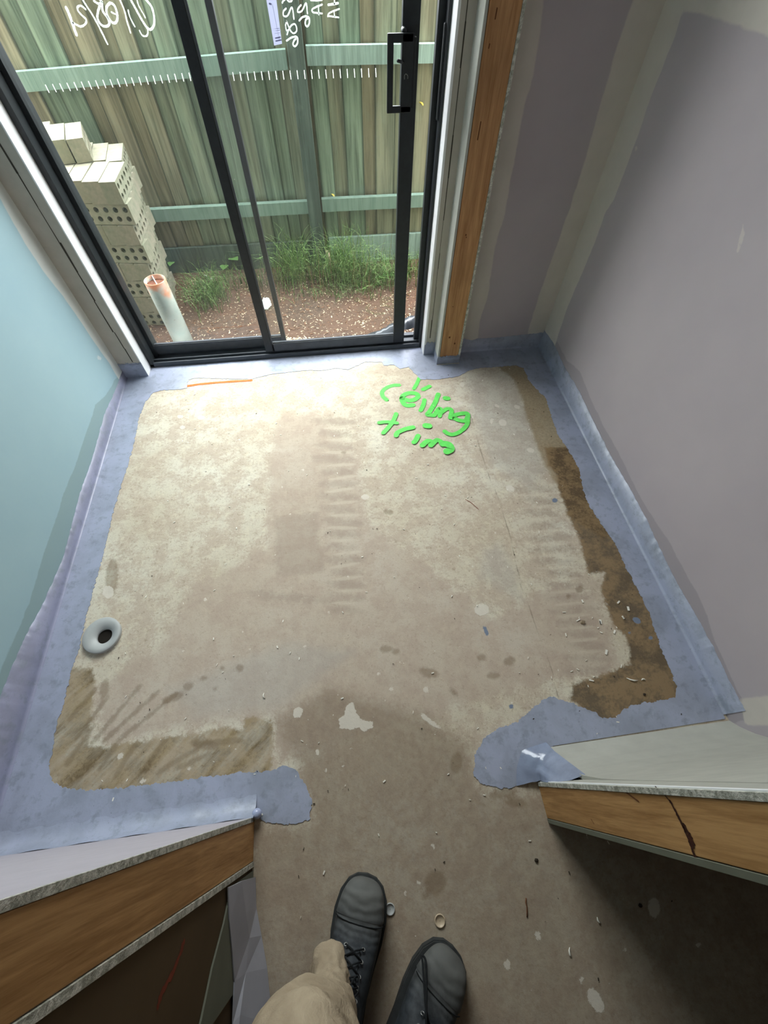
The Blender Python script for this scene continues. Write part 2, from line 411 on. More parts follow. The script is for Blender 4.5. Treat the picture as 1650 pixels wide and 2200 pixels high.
def mat_soil():
    k = N('mulch_soil', 0.95, 0.15)
    a = k.noise(4, 5); b = k.noise(38, 6, 0.75); v = k.n('ShaderNodeTexVoronoi'); v.inputs['Scale'].default_value = 70; k.l(k.co.outputs['Object'], v.inputs['Vector'])
    c = k.mix(k.rng(b, .35, .65), srgb(64, 52, 44), srgb(96, 80, 68))
    c = k.mix(k.math('MULTIPLY', k.rng(a, .4, .6), .5), c, srgb(98, 72, 58))
    sp = k.n('ShaderNodeSeparateColor'); k.l(v.outputs['Color'], sp.inputs[0])
    c = k.mix(k.math('MULTIPLY', k.rng(sp.outputs[0], .86, .9), k.rng(v.outputs['Distance'], .35, .2)), c, srgb(150, 140, 120))
    k.color(c); k.bump(b, 0.6, 0.01); return k.m
def mat_brick():
    k = N('green_grey_concrete_brick', 0.92, 0.15)
    oi = k.n('ShaderNodeObjectInfo'); a = k.noise(26, 5, .65); b = k.noise(150, 4, .7)
    c = k.mix(k.rng(a, .35, .65), srgb(134, 134, 116), srgb(160, 152, 136))
    c = k.mix(k.math('MULTIPLY', k.rng(oi.outputs['Random'], 0, 1), .3), c, srgb(110, 126, 100))
    c = k.mix(k.math('MULTIPLY', k.rng(b, .58, .72), .5), c, srgb(104, 94, 84)); k.color(c); k.bump(b, .4, .002); return k.m
def mat_plaster_edge():
    k = N('cut_plaster_edge', 0.9, 0.1); n = k.noise(90, 4, .7)
    k.color(k.mix(k.rng(n, .4, .62), srgb(150, 150, 138), srgb(210, 208, 198))); k.bump(n, .7, .004); return k.m
def mat_pipe():
    k = N('white_pvc_with_orange_primer', 0.4, 0.4)
    n = k.noise(22, 4, .6); f = k.noise(8, 4)
    sep = k.n('ShaderNodeSeparateXYZ'); k.l(k.co.outputs['Object'], sep.inputs[0])
    h = k.math('ADD', sep.outputs[2], k.math('MULTIPLY', k.math('SUBTRACT', f, .5), .12))
    o = k.math('MULTIPLY', k.rng(h, .33, .38), k.rng(f, .46, .60))
    c = k.mix(k.rng(n, .3, .75), srgb(180, 186, 178), srgb(160, 176, 168)); c = k.mix(o, c, srgb(214, 138, 98))
    c = k.mix(k.math('MULTIPLY', k.rng(k.noise(50, 3), .62, .72), .5), c, srgb(150, 146, 130)); k.color(c); return k.m

M = dict(
    concrete=mat_concrete(), membrane=mat_membrane(),
    aqua=mat_board('aqua_wet_area_board', srgb(152, 180, 190), srgb(159, 186, 194), srgb(206, 208, 204), srgb(136, 158, 160)),
    grey=mat_board('grey_plasterboard', srgb(172, 163, 168), srgb(180, 171, 175), srgb(204, 197, 188), srgb(154, 147, 151)),
    greywhite=plain('dull_jointed_board', srgb(168, 167, 158), .8, .2, 18, .06), white=plain('dried_joint_compound', srgb(172, 172, 164), .8, .2, 18, .06),
    tanwhite=plain('reveal_compound', srgb(178, 172, 162), .8, .2, 18, .06),
    ceiling=plain('ceiling_board', srgb(196, 194, 190), .9, .1, 6, .04, 0),
    hall=plain('hall_board', srgb(88, 74, 56), .9, .1, 6, .1, .05),
    bright=plain('white_bead', srgb(228, 229, 230), .6, .3, 20, .03), lilac=plain('pale_lilac_board', srgb(176, 170, 178), .8, .2, 20, .04, .05),
    edge=mat_plaster_edge(), gap=plain('open_joint_shadow_filler', srgb(70, 66, 60), .9, .1, 30, .2),
    pine=mat_wood('pine_stud', srgb(160, 114, 74), srgb(196, 150, 106)),
    hpine=mat_wood('weathered_pine_stud', srgb(150, 108, 62), srgb(196, 152, 100)),
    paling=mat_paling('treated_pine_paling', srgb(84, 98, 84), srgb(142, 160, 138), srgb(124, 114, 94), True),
    rail=mat_paling('treated_pine_rail', srgb(112, 138, 126), srgb(138, 160, 148), srgb(126, 146, 138)),
    post=mat_paling('treated_pine_post', srgb(66, 80, 73), srgb(90, 104, 94), srgb(76, 88, 82)),
    black=plain('black_powder_coat', srgb(38, 42, 45), .45, .35, 60, .15, .03),
    track=plain('dusty_black_track', srgb(70, 74, 80), .5, .45, 30, .15, .05),
    glass=mat_glass(), soil=mat_soil(), brick=mat_brick(),
    chalk=plain('white_paint_marker', srgb(236, 242, 236), .7, .2, 60, .05, 0),
    tick=plain('white_tick_decal', srgb(244, 250, 240), .6, .2, 60, .02, 0),
    sticker=plain('lilac_white_label', srgb(206, 208, 232), .5, .3, 30, .04, 0),
    print_=plain('grey_print', srgb(140, 142, 170), .6, .2, 30, .04, 0),
    green=plain('fluoro_green_spray', srgb(98, 214, 92), .6, .3, 60, .12, .05),
    orange=plain('orange_spray', srgb(226, 116, 62), .8, .2, 90, .14, .05),
    red=plain('red_crayon', srgb(120, 58, 40), .8, .2, 50, .2, 0),
    pvc=plain('pale_grey_pvc', srgb(172, 174, 172), .45, .4, 20, .05, 0),
    pipe=mat_pipe(), dark=plain('dark_inside', srgb(36, 32, 28), .9, .1, 30, .2),
    leather=mat_leather(), sole=plain('black_rubber', srgb(52, 54, 54), .75, .25, 50, .25, .1),
    lace=plain('black_cord', srgb(24, 26, 28), .8, .2, 100, .2), metal=plain('dull_steel', srgb(150, 150, 148), .4, .5, 60, .05, 0, .8),
    cloth=None, shirt=plain('dark_navy_jumper', srgb(52, 58, 72), .9, .1, 80, .15, .2), skin=plain('skin', srgb(190, 146, 120), .6, .3, 50, .06, .05),
    hair=plain('brown_hair', srgb(70, 52, 38), .8, .2, 120, .3, .3),
    grass=None, dry=plain('dry_stalk', srgb(140, 126, 88), .7, .2, 30, .2, 0),
    leaf=plain('weed_leaf', srgb(88, 126, 70), .55, .3, 30, .15, .1), yellow=plain('yellow_leaf', srgb(222, 206, 110), .7, .2, 30, .15, 0),
    chip=plain('pale_wood_chip', srgb(192, 176, 148), .85, .15, 40, .2, .1), chip2=plain('brown_wood_chip', srgb(110, 84, 66), .85, .15, 40, .3, .1),
    plastic=plain('black_plastic_film', srgb(58, 62, 68), .28, .6, 12, .2, .2), litter=plain('crumpled_white_film', srgb(214, 220, 220), .45, .4, 20, .08, .3),
    sheet=plain('pale_lilac_board_offcut', srgb(168, 168, 176), .7, .25, 14, .06, .1), strip=plain('grey_green_board_offcut', srgb(110, 112, 98), .8, .2, 14, .1, .1),
    flake=plain('white_plaster_flake', srgb(232, 228, 216), .8, .2, 60, .05, 0), grit=plain('dark_grit', srgb(60, 52, 44), .9, .1, 60, .2, 0),
    stone=plain('grey_tan_stone', srgb(150, 134, 112), .9, .1, 60, .25, .3), dirt=plain('leaf_litter', srgb(112, 74, 58), .9, .1, 90, .5, .6),
    crack=plain('dark_resin_shake', srgb(58, 26, 16), .5, .3, 60, .3, .1), knot=plain('brown_knot', srgb(104, 62, 34), .6, .3, 60, .2, .1),
    cap=plain('clear_tan_cap', srgb(190, 172, 146), .4, .4, 40, .06, 0), silicone=plain('lilac_sealant', srgb(160, 168, 196), .25, .6, 20, .05, 0),
)
def mat_cloth():
    k = N('khaki_cotton', 0.9, 0.1); a = k.noise(14, 5, .6, dist=.8); w = k.noise(300, 2)
    k.color(k.mix(k.rng(a, .3, .7), srgb(146, 131, 110), srgb(172, 157, 134)))
    k.bump(k.math('ADD', k.math('MULTIPLY', a, 1.2), k.math('MULTIPLY', w, .1)), .6, .012); return k.m
M['cloth'] = mat_cloth()
def mat_grass():
    k = N('green_grass', .5, .35); a = k.noise(110, 2, .5); sep = k.n('ShaderNodeSeparateXYZ'); k.l(k.co.outputs['Object'], sep.inputs[0])
    c = k.mix(k.rng(a, .38, .62), srgb(48, 80, 40), srgb(130, 168, 98)); c = k.mix(k.math('MULTIPLY', k.rng(k.noise(60, 2), .58, .66), .6), c, srgb(176, 186, 124))
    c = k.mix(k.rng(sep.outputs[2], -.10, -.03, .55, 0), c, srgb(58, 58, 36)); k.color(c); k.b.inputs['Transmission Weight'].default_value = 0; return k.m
M['grass'] = mat_grass()
M['upstand'] = mat_membrane('lilac_membrane', srgb(146, 148, 172), srgb(132, 134, 154))
M['film'] = plain('wet_look_membrane_film', srgb(128, 137, 158), .16, .6, 34, .12, .5)
def thin(name, c, t=.7):
    m_ = bpy.data.materials.new(name); m_.use_nodes = True; nt = m_.node_tree; nt.nodes.remove(nt.nodes['Principled BSDF'])
    a = nt.nodes.new('ShaderNodeBsdfTranslucent'); a.inputs[0].default_value = c; b = nt.nodes.new('ShaderNodeBsdfDiffuse'); b.inputs[0].default_value = c
    x = nt.nodes.new('ShaderNodeMixShader'); x.inputs[0].default_value = t; nt.links.new(b.outputs[0], x.inputs[1]); nt.links.new(a.outputs[0], x.inputs[2]); nt.links.new(x.outputs[0], nt.nodes['Material Output'].inputs[0]); return m_
M['chalk'] = thin('white_paint_marker_ink', (.48, .54, .49, 1)); M['tick'] = thin('white_tick_film', (.8, .84, .78, 1), .8); M['sticker'] = thin('lilac_white_paper', (.26, .27, .37, 1), .5); M['print_'] = thin('grey_printing', (.3, .3, .42, 1), .4)

# ------------------------------------------------------------------ room dimensions (metres)
XL, XR = -1.0805, 1.097          # side walls
YF = 1.865                       # far wall face
DX0, DX1, DY = -0.969, 0.455, 1.93   # door opening and frame front
ZC = 2.55
NL, NLx = (-0.053, -0.161), -0.363   # near left nib: front/back, end
NR, NRx = (-0.073, -0.170), 0.449
HALLX = -0.366

# ================================================================== FLOOR
inner = [(328,845),(343,840),(401,835),(405,816),(426,812),(477,814),(539,815),(586,804),(659,796),(700,796),(722,791),(747,795),(769,785),
 (784,778),(820,778),(825,786),(845,784),(860,793),(878,789),(893,805),(904,815),(936,816),(984,809),(1009,796),(1027,791),(1064,789),
 (1107,785),(1125,791),(1136,816),(1151,835),(1173,856),(1184,893),(1198,933),(1227,976),(1245,1009),(1253,1052),(1265,1085),(1295,1130),
 (1320,1166),(1345,1220),(1373,1273),(1398,1326),(1414,1379),(1439,1436),(1453,1477),(1451,1500),(1398,1508),(1360,1514),(1336,1528),(1320,1543),(1295,1543),
 (1271,1527),(1230,1512),(1189,1498),(1169,1502),(1144,1522),(1111,1551),(1095,1556),(1062,1570),(1039,1589),(1020,1621),(1018,1668),(1032,1684),(1060,1690),(1079,1692),
 (1099,1694),(1118,1678),(1146,1677)]
inner_left = [(569,1768),(600,1770),(628,1770),(652,1768),(664,1762),(670,1723),(662,1700),(653,1681),(640,1662),(624,1647),(607,1645),(590,1653),(569,1657),(509,1661),(424,1672),(339,1683),(255,1693),
 (191,1698),(136,1691),(118,1684),(108,1665),(106,1645),(120,1564),(135,1520),(156,1433),(171,1389),(185,1327),(202,1265),(220,1200),(246,1091),(263,1036),
 (285,967),(299,898),(310,869),(321,853)]
F2 = lambda L: [(FL(*p).x, FL(*p).y) for p in L]
def ell(cx, cy, a, b, ang=0, n=14):
    r = math.radians(ang)
    return [(cx+a*math.cos(t)*math.cos(r)-b*math.sin(t)*math.sin(r), cy+a*math.cos(t)*math.sin(r)+b*math.sin(t)*math.cos(r)) for t in [2*math.pi*i/n for i in range(n)]]
tanR = [(1064,786),(1103,815),(1120,850),(1132,896),(1156,962),(1173,1003),(1201,1052),(1222,1109),(1300,1160),(1330,1120),(1255,1000),(1200,900),(1160,820),(1125,780)]
brownR = [(1172,962),(1180,1000),(1196,1020),(1200,1050),(1222,1109),(1246,1158),(1263,1228),(1262,1232),(1300,1230),(1293,1269),(1304,1306),(1318,1340),(1345,1368),(1353,1424),(1295,1452),(1230,1468),
 (1222,1502),(1300,1560),(1345,1550),(1410,1520),(1480,1510),(1470,1440),(1400,1300),(1320,1140),(1270,1040),(1235,960)]
brownL = [(193,1604),(236,1604),(298,1593),(364,1582),(425,1578),(451,1567),(495,1564),(524,1567),(527,1544),(553,1545),(585,1545),(589,1582),(578,1665),(400,1700),(150,1715),(85,1690),(85,1600),
 (110,1520),(150,1433),(200,1436),(205,1460),(198,1500)]
strokes = [[(150,1545),(205,1480)],[(165,1585),(230,1500)],[(195,1600),(300,1475)],[(225,1590),(340,1485)],[(255,1590),(380,1490)],[(145,1640),(200,1560)],[(215,1650),(250,1600)],[(250,1665),(290,1600)],[(310,1655),(355,1590)],[(340,1660),(420,1610)],[(170,1670),(200,1620)],[(380,1650),(450,1620)],[(420,1600),(520,1590)]]
ripple = []
for i, y in enumerate(range(905, 1320, 27)):
    off = 4*math.sin(i*1.7)
    ripple.append(ell(715+off+i*2, y, 42+6*math.cos(i*2.3), 8, 2+3*math.sin(i)))
for i, y in enumerate(range(1050, 1450, 26)):
    ripple.append(ell(1150+i*8+5*math.sin(i*2), y, 44+7*math.cos(i*1.3), 8, 5*math.sin(i*1.1)))
ripple += [[(590,1110),(680,1100),(690,1180),(700,1230),(595,1235),(590,1180)], [(520,1270),(560,1268),(700,1285),(760,1288),(700,1298),(560,1285)]]
ripple_light = [ell(728+i*1.5+5*math.sin(i*2.1), 918+27*i, 34, 3.2, -4+5*math.sin(i)) for i in range(15)]
ripple_light += [ell(1152+i*8, 1063+26*i, 36, 2.8, -5) for i in range(14)]
grey = [[(1000,800),(1100,800),(1135,900),(1175,1010),(1140,1050),(1060,1000),(1020,900)], [(360,1480),(620,1380),(760,1400),(600,1520),(420,1540)], [(1040,1180),(1075,1165),(1110,1230),(1120,1290),(1030,1240)]]
wash = [(590,900),(680,880),(770,980),(790,1120),(1060,1330),(1200,1250),(1280,1280),(1340,1440),(1200,1460),(1040,1500),(700,1600),(600,1640),(590,1545),(420,1560),(230,1590),(200,1480),(330,1400),(420,1260),(570,1180)]
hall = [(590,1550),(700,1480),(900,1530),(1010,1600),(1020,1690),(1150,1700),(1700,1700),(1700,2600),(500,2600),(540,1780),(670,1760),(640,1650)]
damp = [ell(1246,1266,9,8), ell(1221,1281,5,4), ell(515,1435,8,8), ell(478,1435,6,6), ell(370,1500,26,9,-22), ell(405,1475,12,8,-20), ell(438,1458,8,6,-10), ell(462,1480,4,5), ell(922,1445,22,10,15), ell(1035,1412,10,8), ell(1060,1452,14,8), ell(1095,1420,14,9,-20),
 ell(935,1898,22,26,20), ell(915,1925,10,8), ell(1080,1705,30,12,-12), ell(1110,1725,24,9,10), ell(980,1640,14,24,10), ell(240,1240,14,40,5), ell(225,1480,10,24,10), ell(440,1600,30,12,10), ell(835,1100,11,6,10), ell(738,972,6,3), ell(1215,950,4,3), ell(975,1487,12,5,50), ell(830,1395,16,8), ell(850,1400,10,6)]
splat = [[(745,1515),(758,1508),(765,1530),(775,1545),(800,1552),(803,1562),(780,1572),(770,1562),(752,1568),(730,1565),(728,1545),(740,1535)],
 [(905,1530),(925,1545),(945,1560),(948,1568),(930,1560),(910,1545),(900,1535)], ell(640,1531,10,13,30), ell(432,897,8,5), ell(387,895,7,4), ell(392,918,6,4), ell(1035,1310,16,13), ell(915,1482,6,7), ell(1080,908,9,7,30), ell(1096,1050,10,7,30), ell(785,1068,9,6),
 ell(993,826,5,5), ell(988,866,6,3,30), ell(1111,874,7,4,20), ell(1056,905,3,6), ell(1140,967,9,5,20), ell(1068,872,6,3,30), ell(441,1288,4,4), ell(682,1616,4,6), ell(232,1272,12,14), ell(230,985,4,3), ell(1090,2072,8,11), ell(930,1818,4,8), ell(900,1895,6,5), ell(1262,1800,2,3), ell(655,1390,4,3),
 ell(813,1447,4,3), ell(840,1480,5,5), ell(259,1625,6,8,40), ell(306,1678,7,6), ell(407,1651,6,4), ell(1280,2150,30,14,60), ell(1155,2010,7,9), ell(1250,2105,5,7), ell(1405,1950,13,22), ell(1342,2038,5,5), ell(1500,2030,5,8,60), ell(700,1655,3,5), ell(870,1920,4,6)]
for _ in range(110):
    splat.append(ell(random.uniform(250, 1350), random.uniform(850, 2150), random.uniform(1.2, 3.4), random.uniform(1, 2.6), random.uniform(0, 180), 7))
blue_spot = [[(1036,1344),(1044,1346),(1052,1366),(1044,1366)], ell(1192,1075,6,5), ell(1368,1333,10,6,30), ell(1098,1518,6,5), ell(1398,1370,5,4), ell(1353,1360,4,3)]
jl = [(990,822),(1003,860),(1022,930),(1045,1010),(1075,1080),(1098,1160),(1120,1260),(1150,1340),(1185,1440),(1200,1500)]
def union(L): 
    L = [F2(p) for p in L]
    def fn(P):
        r = np.full(len(P), -0.05)
        for q in L: r = np.maximum(r, sdf(P, q))
        return r
    return fn
def lines(L, w):
    L = [F2(p) for p in L]
    def fn(P):
        r = np.full(len(P), -0.05)
        for q in L: r = np.maximum(r, seg_sdf(P, q, w))
        return r
    return fn
us = np.concatenate([np.arange(-1.35, -1.09, .06), np.arange(-1.09, 1.12, .007), np.arange(1.15, 2.3, .05)])
vs = np.concatenate([np.arange(-2.4, -.62, .06), np.arange(-.6, 1.99, .007)])
def relief(U, V):
    return U, V, 0*U
root_floor = grid_object('floor', us, vs, relief, M['concrete'], None, dict(
    wash=union([wash]), hall=union([hall]), ripple=union(ripple), ripple_light=union(ripple_light), grey=union(grey), tan=union([tanR]),
    brown=union([brownR]), brown_left=union([brownL]), strokes=lines(strokes, .007), damp=union(damp), joint_line=lines([jl], .0018),
    splat=union(splat), blue_spot=union(blue_spot)))
tag(root_floor, 'bare concrete slab floor, dusty beige with brown damp stains at its edges', kind='structure')

# --- blue-grey waterproofing membrane: floor band with a traced, brushed inner edge
def rough_edge(pts, step=.004, amp=.0028):
    out = []
    for a, b in zip(pts[:-1], pts[1:]):
        a, b = Vector(a), Vector(b); n = max(1, int((b-a).length/step))
        for i in range(n):
            p = a.lerp(b, i/n); t = (b-a).normalized() if (b-a).length > 0 else Vector((1, 0))
            s = Vector((-t.y, t.x))
            q = mnoise.noise(Vector((p.x*60, p.y*60, 3)))*amp*1.6+random.uniform(-amp, amp)*.8
            out.append(tuple(p+s*q))
    out.append(tuple(pts[-1])); return out
CV = .010
in_pts = rough_edge(F2(inner_left+inner))
outer = [(NRx+.0, NR[0]+.0), (.500, .004), (.53, .010), (XR-CV, .014), (XR-CV, YF-CV), (.632, YF-CV), (.632, 1.772), (.512, 1.772), (.512, YF-.004), (DX1+.004, YF-.004),
         (DX1, DY-.002), (DX0, DY-.002), (DX0, YF-.0005), (XL+CV, YF-.0005), (XL+CV, -.02), (-.40, -.02), (-.366, -.02), (-.355, -.056)]
poly = outer[::-1] + [None]
mem_poly = in_pts + outer      # runs along the bare concrete, then back round by the walls
mb = MB(); mb.prism(mem_poly, .0002, .0018)
membrane = mb.build('waterproof_membrane', M['membrane'], root_floor); membrane['label'] = 'blue-grey brushed waterproofing band around the edge of the slab'

def upstand(name, top, plane, sign, z_floor=.0018, parent=None, par='x', wide=CV, mat='membrane'):
    """membrane turned up a wall. top: list of (s, z) along the wall; plane: wall coordinate; sign: direction into the room"""
    top = sorted(top); ss = np.arange(top[0][0], top[-1][0]+.004, .008); tz = np.interp(ss, [t[0] for t in top], [t[1] for t in top])
    vs_, n = [], 0; K = 6
    for s_, z_ in zip(ss, tz):
        z_ = max(z_+random.uniform(-.0015, .0015)+.003*mnoise.noise(Vector((s_*30, 1, 2))), wide+.004)
        prof = [(0.0, z_), (.0018, z_), (.0022, wide+.003)]
        for i in range(1, K+1):
            a = math.pi/2*i/K; prof.append((.0022+(wide-.0022)*(1-math.cos(a)), z_floor+(wide+.001)*(1-math.sin(a))))
        n = len(prof)
        for d_, zz in prof:
            c = plane+sign*d_
            vs_.append((c, s_, zz) if par == 'x' else (s_, c, zz))
    fs = [((i)*n+j, (i+1)*n+j, (i+1)*n+j+1, i*n+j+1) for i in range(len(ss)-1) for j in range(n-1)]
    m_ = MB(); m_.add(vs_, fs, True); return m_.build(name, M[mat], parent)

# ================================================================== WALLS
def PX(L, x): return [(pix(a, b, 0, x).y, pix(a, b, 0, x).z) for a, b in L]
def PY(L, y): return [(pix(a, b, 1, y).x, pix(a, b, 1, y).z) for a, b in L]
def U2(L):
    def fn(P):
        r = np.full(len(P), -0.05)
        for q in L: r = np.maximum(r, sdf(P, q))
        return r
    return fn
none = lambda P: np.full(len(P), -0.05)

# left wall
topL = [(259,807),(241,855),(226,884),(212,935),(197,989),(172,1058),(135,1200),(95,1291),(47,1382),(11,1469),(0,1498)]
primL = [(252,809),(223,855),(205,869),(197,898),(183,935),(168,985),(150,1025),(91,1200),(65,1291),(29,1375),(0,1447)]
compL = [(-60,330),(0,425),(30,481),(59,531),(97,587),(136,637),(177,696),(207,741),(236,782),(251,809)]
pl_ = PX(primL, XL); primL_poly = [(1.9, -.02), (1.9, pl_[0][1])]+pl_+[(.5, pl_[-1][1]), (-.1, pl_[-1][1]), (-.1, -.02)]
cl_ = PX(compL, XL); compL_poly = [(1.9, -.02)]+[(cl_[-1][0], -.02)]+cl_[::-1]+[(cl_[0][0], 2.5), (1.9, 2.5)]
speckL = [PX(ell(213,769,6,4,40), XL), PX(ell(177,847,2,2), XL)]
wl = grid_object('wall_left', np.arange(-.075, 1.886, .012), np.arange(0, 2.561, .012), lambda u, v: (0*u+XL, u, v), M['aqua'], None,
                 dict(primer=U2([primL_poly]), compound=U2([compL_poly]), speck=U2(speckL)))
tag(wl, 'pale aqua water-resistant plasterboard wall to the left of the sliding door', kind='structure')
tl = PX(topL, XL); tl.append((-.04, tl[-1][1])); tl.append((1.87, tl[0][1]))
u = upstand('membrane_upstand', tl, XL, +1, parent=wl, mat='upstand'); u['label'] = 'lilac-grey membrane turned up the foot of the aqua wall'
box('outer_leaf', M['hall'], wl, XL-.11, XL-.004, -.16, 2.12, 0, 2.5)

# right wall
topR = [(1173,714),(1189,737),(1214,790),(1246,843),(1279,913),(1312,978),(1353,1048),(1390,1117),(1426,1195),(1459,1261),(1496,1322),(1533,1391),(1561,1449),(1586,1498),(1602,1527)]
primR = [(1218,774),(1246,798),(1267,851),(1295,913),(1328,970),(1353,1023),(1390,1093),(1439,1166),(1476,1236),(1512,1301),(1533,1371),(1566,1445),(1586,1486)]
compR = [(1466,24),(1451,73),(1427,136),(1398,208),(1364,310),(1320,427),(1301,456),(1277,524),(1238,616),(1214,674),(1194,737)]
cr_ = PX(compR, XR); compR_poly = [(1.9, -.02), (cr_[-1][0], -.02)]+cr_[::-1]+[(cr_[0][0], 2.5), (1.9, 2.5)]
hj = PX([(1466,24),(1519,34),(1568,48),(1650,78),(1750,110)], XR); hj_poly = hj+[(hj[-1][0]-1.5, hj[-1][1]), (hj[-1][0]-1.5, hj[-1][1]+.17), (hj[0][0], hj[0][1]+.16)]
pr_ = PX(primR, XR); primR_poly = [(1.75, -.02), (1.75, pr_[0][1])]+pr_+[(0, pr_[-1][1]), (0, -.02)]
nearR = PX([(1590,1502),(1700,1486),(1700,1560),(1600,1560)], XR)
speckR = [PX([(1596,480),(1602,500),(1585,545),(1582,540)], XR), PX(ell(1366,320,4,6), XR)]
wr = grid_object('wall_right', np.arange(-.17, 1.886, .012), np.arange(0, 2.561, .012), lambda u, v: (0*u+XR, u, v), M['grey'], None,
                 dict(primer=U2([primR_poly]), compound=U2([compR_poly, hj_poly, nearR]), speck=U2(speckR)))
wr.data.flip_normals(); tag(wr, 'lilac-grey plasterboard wall with white jointing bands, right of the room', kind='structure')
tr_ = PX(topR, XR); tr_.append((1.87, tr_[0][1])); u = upstand('membrane_upstand', tr_, XR, -1, parent=wr); u['label'] = 'blue-grey membrane turned up the foot of the grey wall'
box('outer_leaf', M['hall'], wr, XR+.004, XR+.11, -.16, 2.12, 0, 2.5)

# far wall: everything around the door, one structure with its own pieces
fwall = empty('wall_far', (0, YF, 0)); fwall.location = (0, 0, 0); tag(fwall, 'far wall that holds the black sliding door, with an exposed stud on its right', kind='structure')
lb = [(1168,0),(1160,73),(1146,160),(1126,233),(1102,359),(1083,465),(1063,533),(1049,630),(1029,698),(1027,725)]
rb = [(1359,0),(1335,73),(1320,121),(1306,170),(1277,272),(1252,359),(1228,436),(1189,548),(1160,630),(1136,703),(1134,718)]
l_ = PY(lb, YF); r_ = PY(rb, YF)
bandA = [(.60, -.02), (l_[-1][0], -.02)]+l_[::-1]+[(l_[0][0], 2.5), (.60, 2.5)]
bandB = [(1.12, -.02), (r_[-1][0], -.02)]+r_[::-1]+[(r_[0][0], 2.5), (1.12, 2.5)]
o = grid_object('plasterboard', np.arange(.62, XR+.008, .010), np.arange(0, 2.561, .012), lambda u, v: (u, 0*u+YF, v), M['grey'], fwall,
                dict(primer=none, compound=U2([bandA, bandB]), speck=none)); o['label'] = 'dark grey board with a pale jointing band down each side'
o = upstand('membrane_upstand', PY([(993,727),(1010,731),(1027,727),(1060,726),(1131,718),(1172,714)], YF)+[(.632, .055), (XR, PY([(1172,714)], YF)[0][1])], YF, -1, par='y', parent=fwall)
# reveal faces and strips beside the door
def strip(name, mat, pts, z0, z1, parent, label=None, zstep=None):
    m_ = MB(); m_.add([(x, y, z) for x, y in pts for z in (z0, z1)], [(2*i, 2*i+1, 2*i+3, 2*i+2) for i in range(len(pts)-1)])
    o_ = m_.build(name, mat, parent)
    if label: o_['label'] = label
    return o_
# left stub
box('plasterboard', M['tanwhite'], fwall, XL-.004, DX0-.004, YF, YF+.065, 0, 2.32)
box('corner_bead', M['bright'], fwall, DX0-.0045, DX0+.0005, YF-.002, DY+.004, 0, 2.32, .0012)
m_ = MB(); zz = 0.09
while zz < 2.25:                                                        # open joint between board and trim
    h_ = random.uniform(.05, .16); xo = DX0-.040+random.uniform(-.0035, .0035); w_ = random.uniform(.0012, .0034)
    m_.add([(xo-w_, YF-.0008, zz), (xo+w_, YF-.0008, zz), (xo+w_+random.uniform(-.002, .002), YF-.0008, zz+h_), (xo-w_, YF-.0008, zz+h_)], [(0, 1, 2, 3)]); zz += h_
m_.build('open_joint', M['gap'], fwall)['label'] = 'ragged dark open joint beside the left door jamb'
m_ = MB(); m_.box(XL, DX0-.001, YF-.0022, YF, 0, .078)
for i in range(24):
    x = XL+(DX0-XL)*(i+.5)/24; m_.box(x-.0024, x+.0024, YF-.0022, YF, .076, .080+random.uniform(0, .008))
m_.build('membrane_upstand', M['membrane'], fwall)
# right side of the door: short front strip, then the stud nib that stands proud
NX0, NX1, NYF = .513, .632, 1.785
box('corner_bead', M['bright'], fwall, DX1-.0005, DX1+.0085, YF-.002, DY+.004, 0, 2.32, .0012)
box('plasterboard', M['tanwhite'], fwall, DX1+.006, NX0+.012, YF, YF+.065, 0, 2.32)
m_ = MB(); zz = .10
while zz < 2.25:
    h_ = random.uniform(.06, .18); xo = DX1+.028+random.uniform(-.0015, .0015); w_ = random.uniform(.0008, .0022)
    m_.add([(xo-w_, YF-.0008, zz), (xo+w_, YF-.0008, zz), (xo+w_, YF-.0008, zz+h_), (xo-w_, YF-.0008, zz+h_)], [(0, 1, 2, 3)]); zz += h_
m_.build('open_joint', M['gap'], fwall)
m_ = MB(); m_.box(DX1+.003, NX0, YF-.0022, YF, 0, .062)
for i in range(10):
    x = DX1+.006+(NX0-DX1-.006)*(i+.5)/10; m_.box(x-.003, x+.003, YF-.0022, YF, .06, .064+.012*abs(math.sin(i*.8))+random.uniform(0, .004))
m_.build('membrane_upstand', M['membrane'], fwall)
box('nib_board', M['white'], fwall, NX0, NX0+.010, NYF-.003, YF+.004, .03, ZC, .002)
box('nib_board', M['edge'], fwall, NX1-.010, NX1, NYF-.002, YF+.004, .012, ZC, .001)
stud = box('timber_stud', M['pine'], fwall, NX0+.012, NX1-.0105, NYF, YF+.02, .034, ZC, .0015); stud['label'] = 'exposed pale orange pine stud between two cut board edges'
m_ = MB(); m_.box(NX0-.002, NX1-.001, NYF-.005, YF, 0, .040)
for i in range(14):
    x = NX0+(NX1-NX0)*(i+.5)/14; m_.box(x-.0045, x+.0045, NYF-.005, NYF+.004, .038, .040+random.uniform(.001, .008))
m_.build('membrane_upstand', M['membrane'], fwall)
for (a, b, r) in ((966,725,.0045),(977,738,.0042),(1001,505,.003),(973,659,.002),(1002,510,.002)):
    p = pix(a, b, 1, NYF-.0004); k_ = MB(); k_.rings([[(p.x+r*s_*math.cos(t), p.y-.0002*j, p.z+1.3*r*s_*math.sin(t)) for t in [i*math.pi/5 for i in range(10)]] for j, s_ in enumerate((1, .8))], (True, True)); k_.build('knot', M['knot'], stud)
for L_ in ([(1068,18),(1064,40)], [(1033,262),(1026,300)], [(1052,95),(1050,103)]):
    k_ = MB(); ribbon(k_, [pix(*q, 1, NYF-.0006) for q in L_], .004, (0, -1, 0), smooth=False); k_.build('resin_streak', M['knot'], stud)
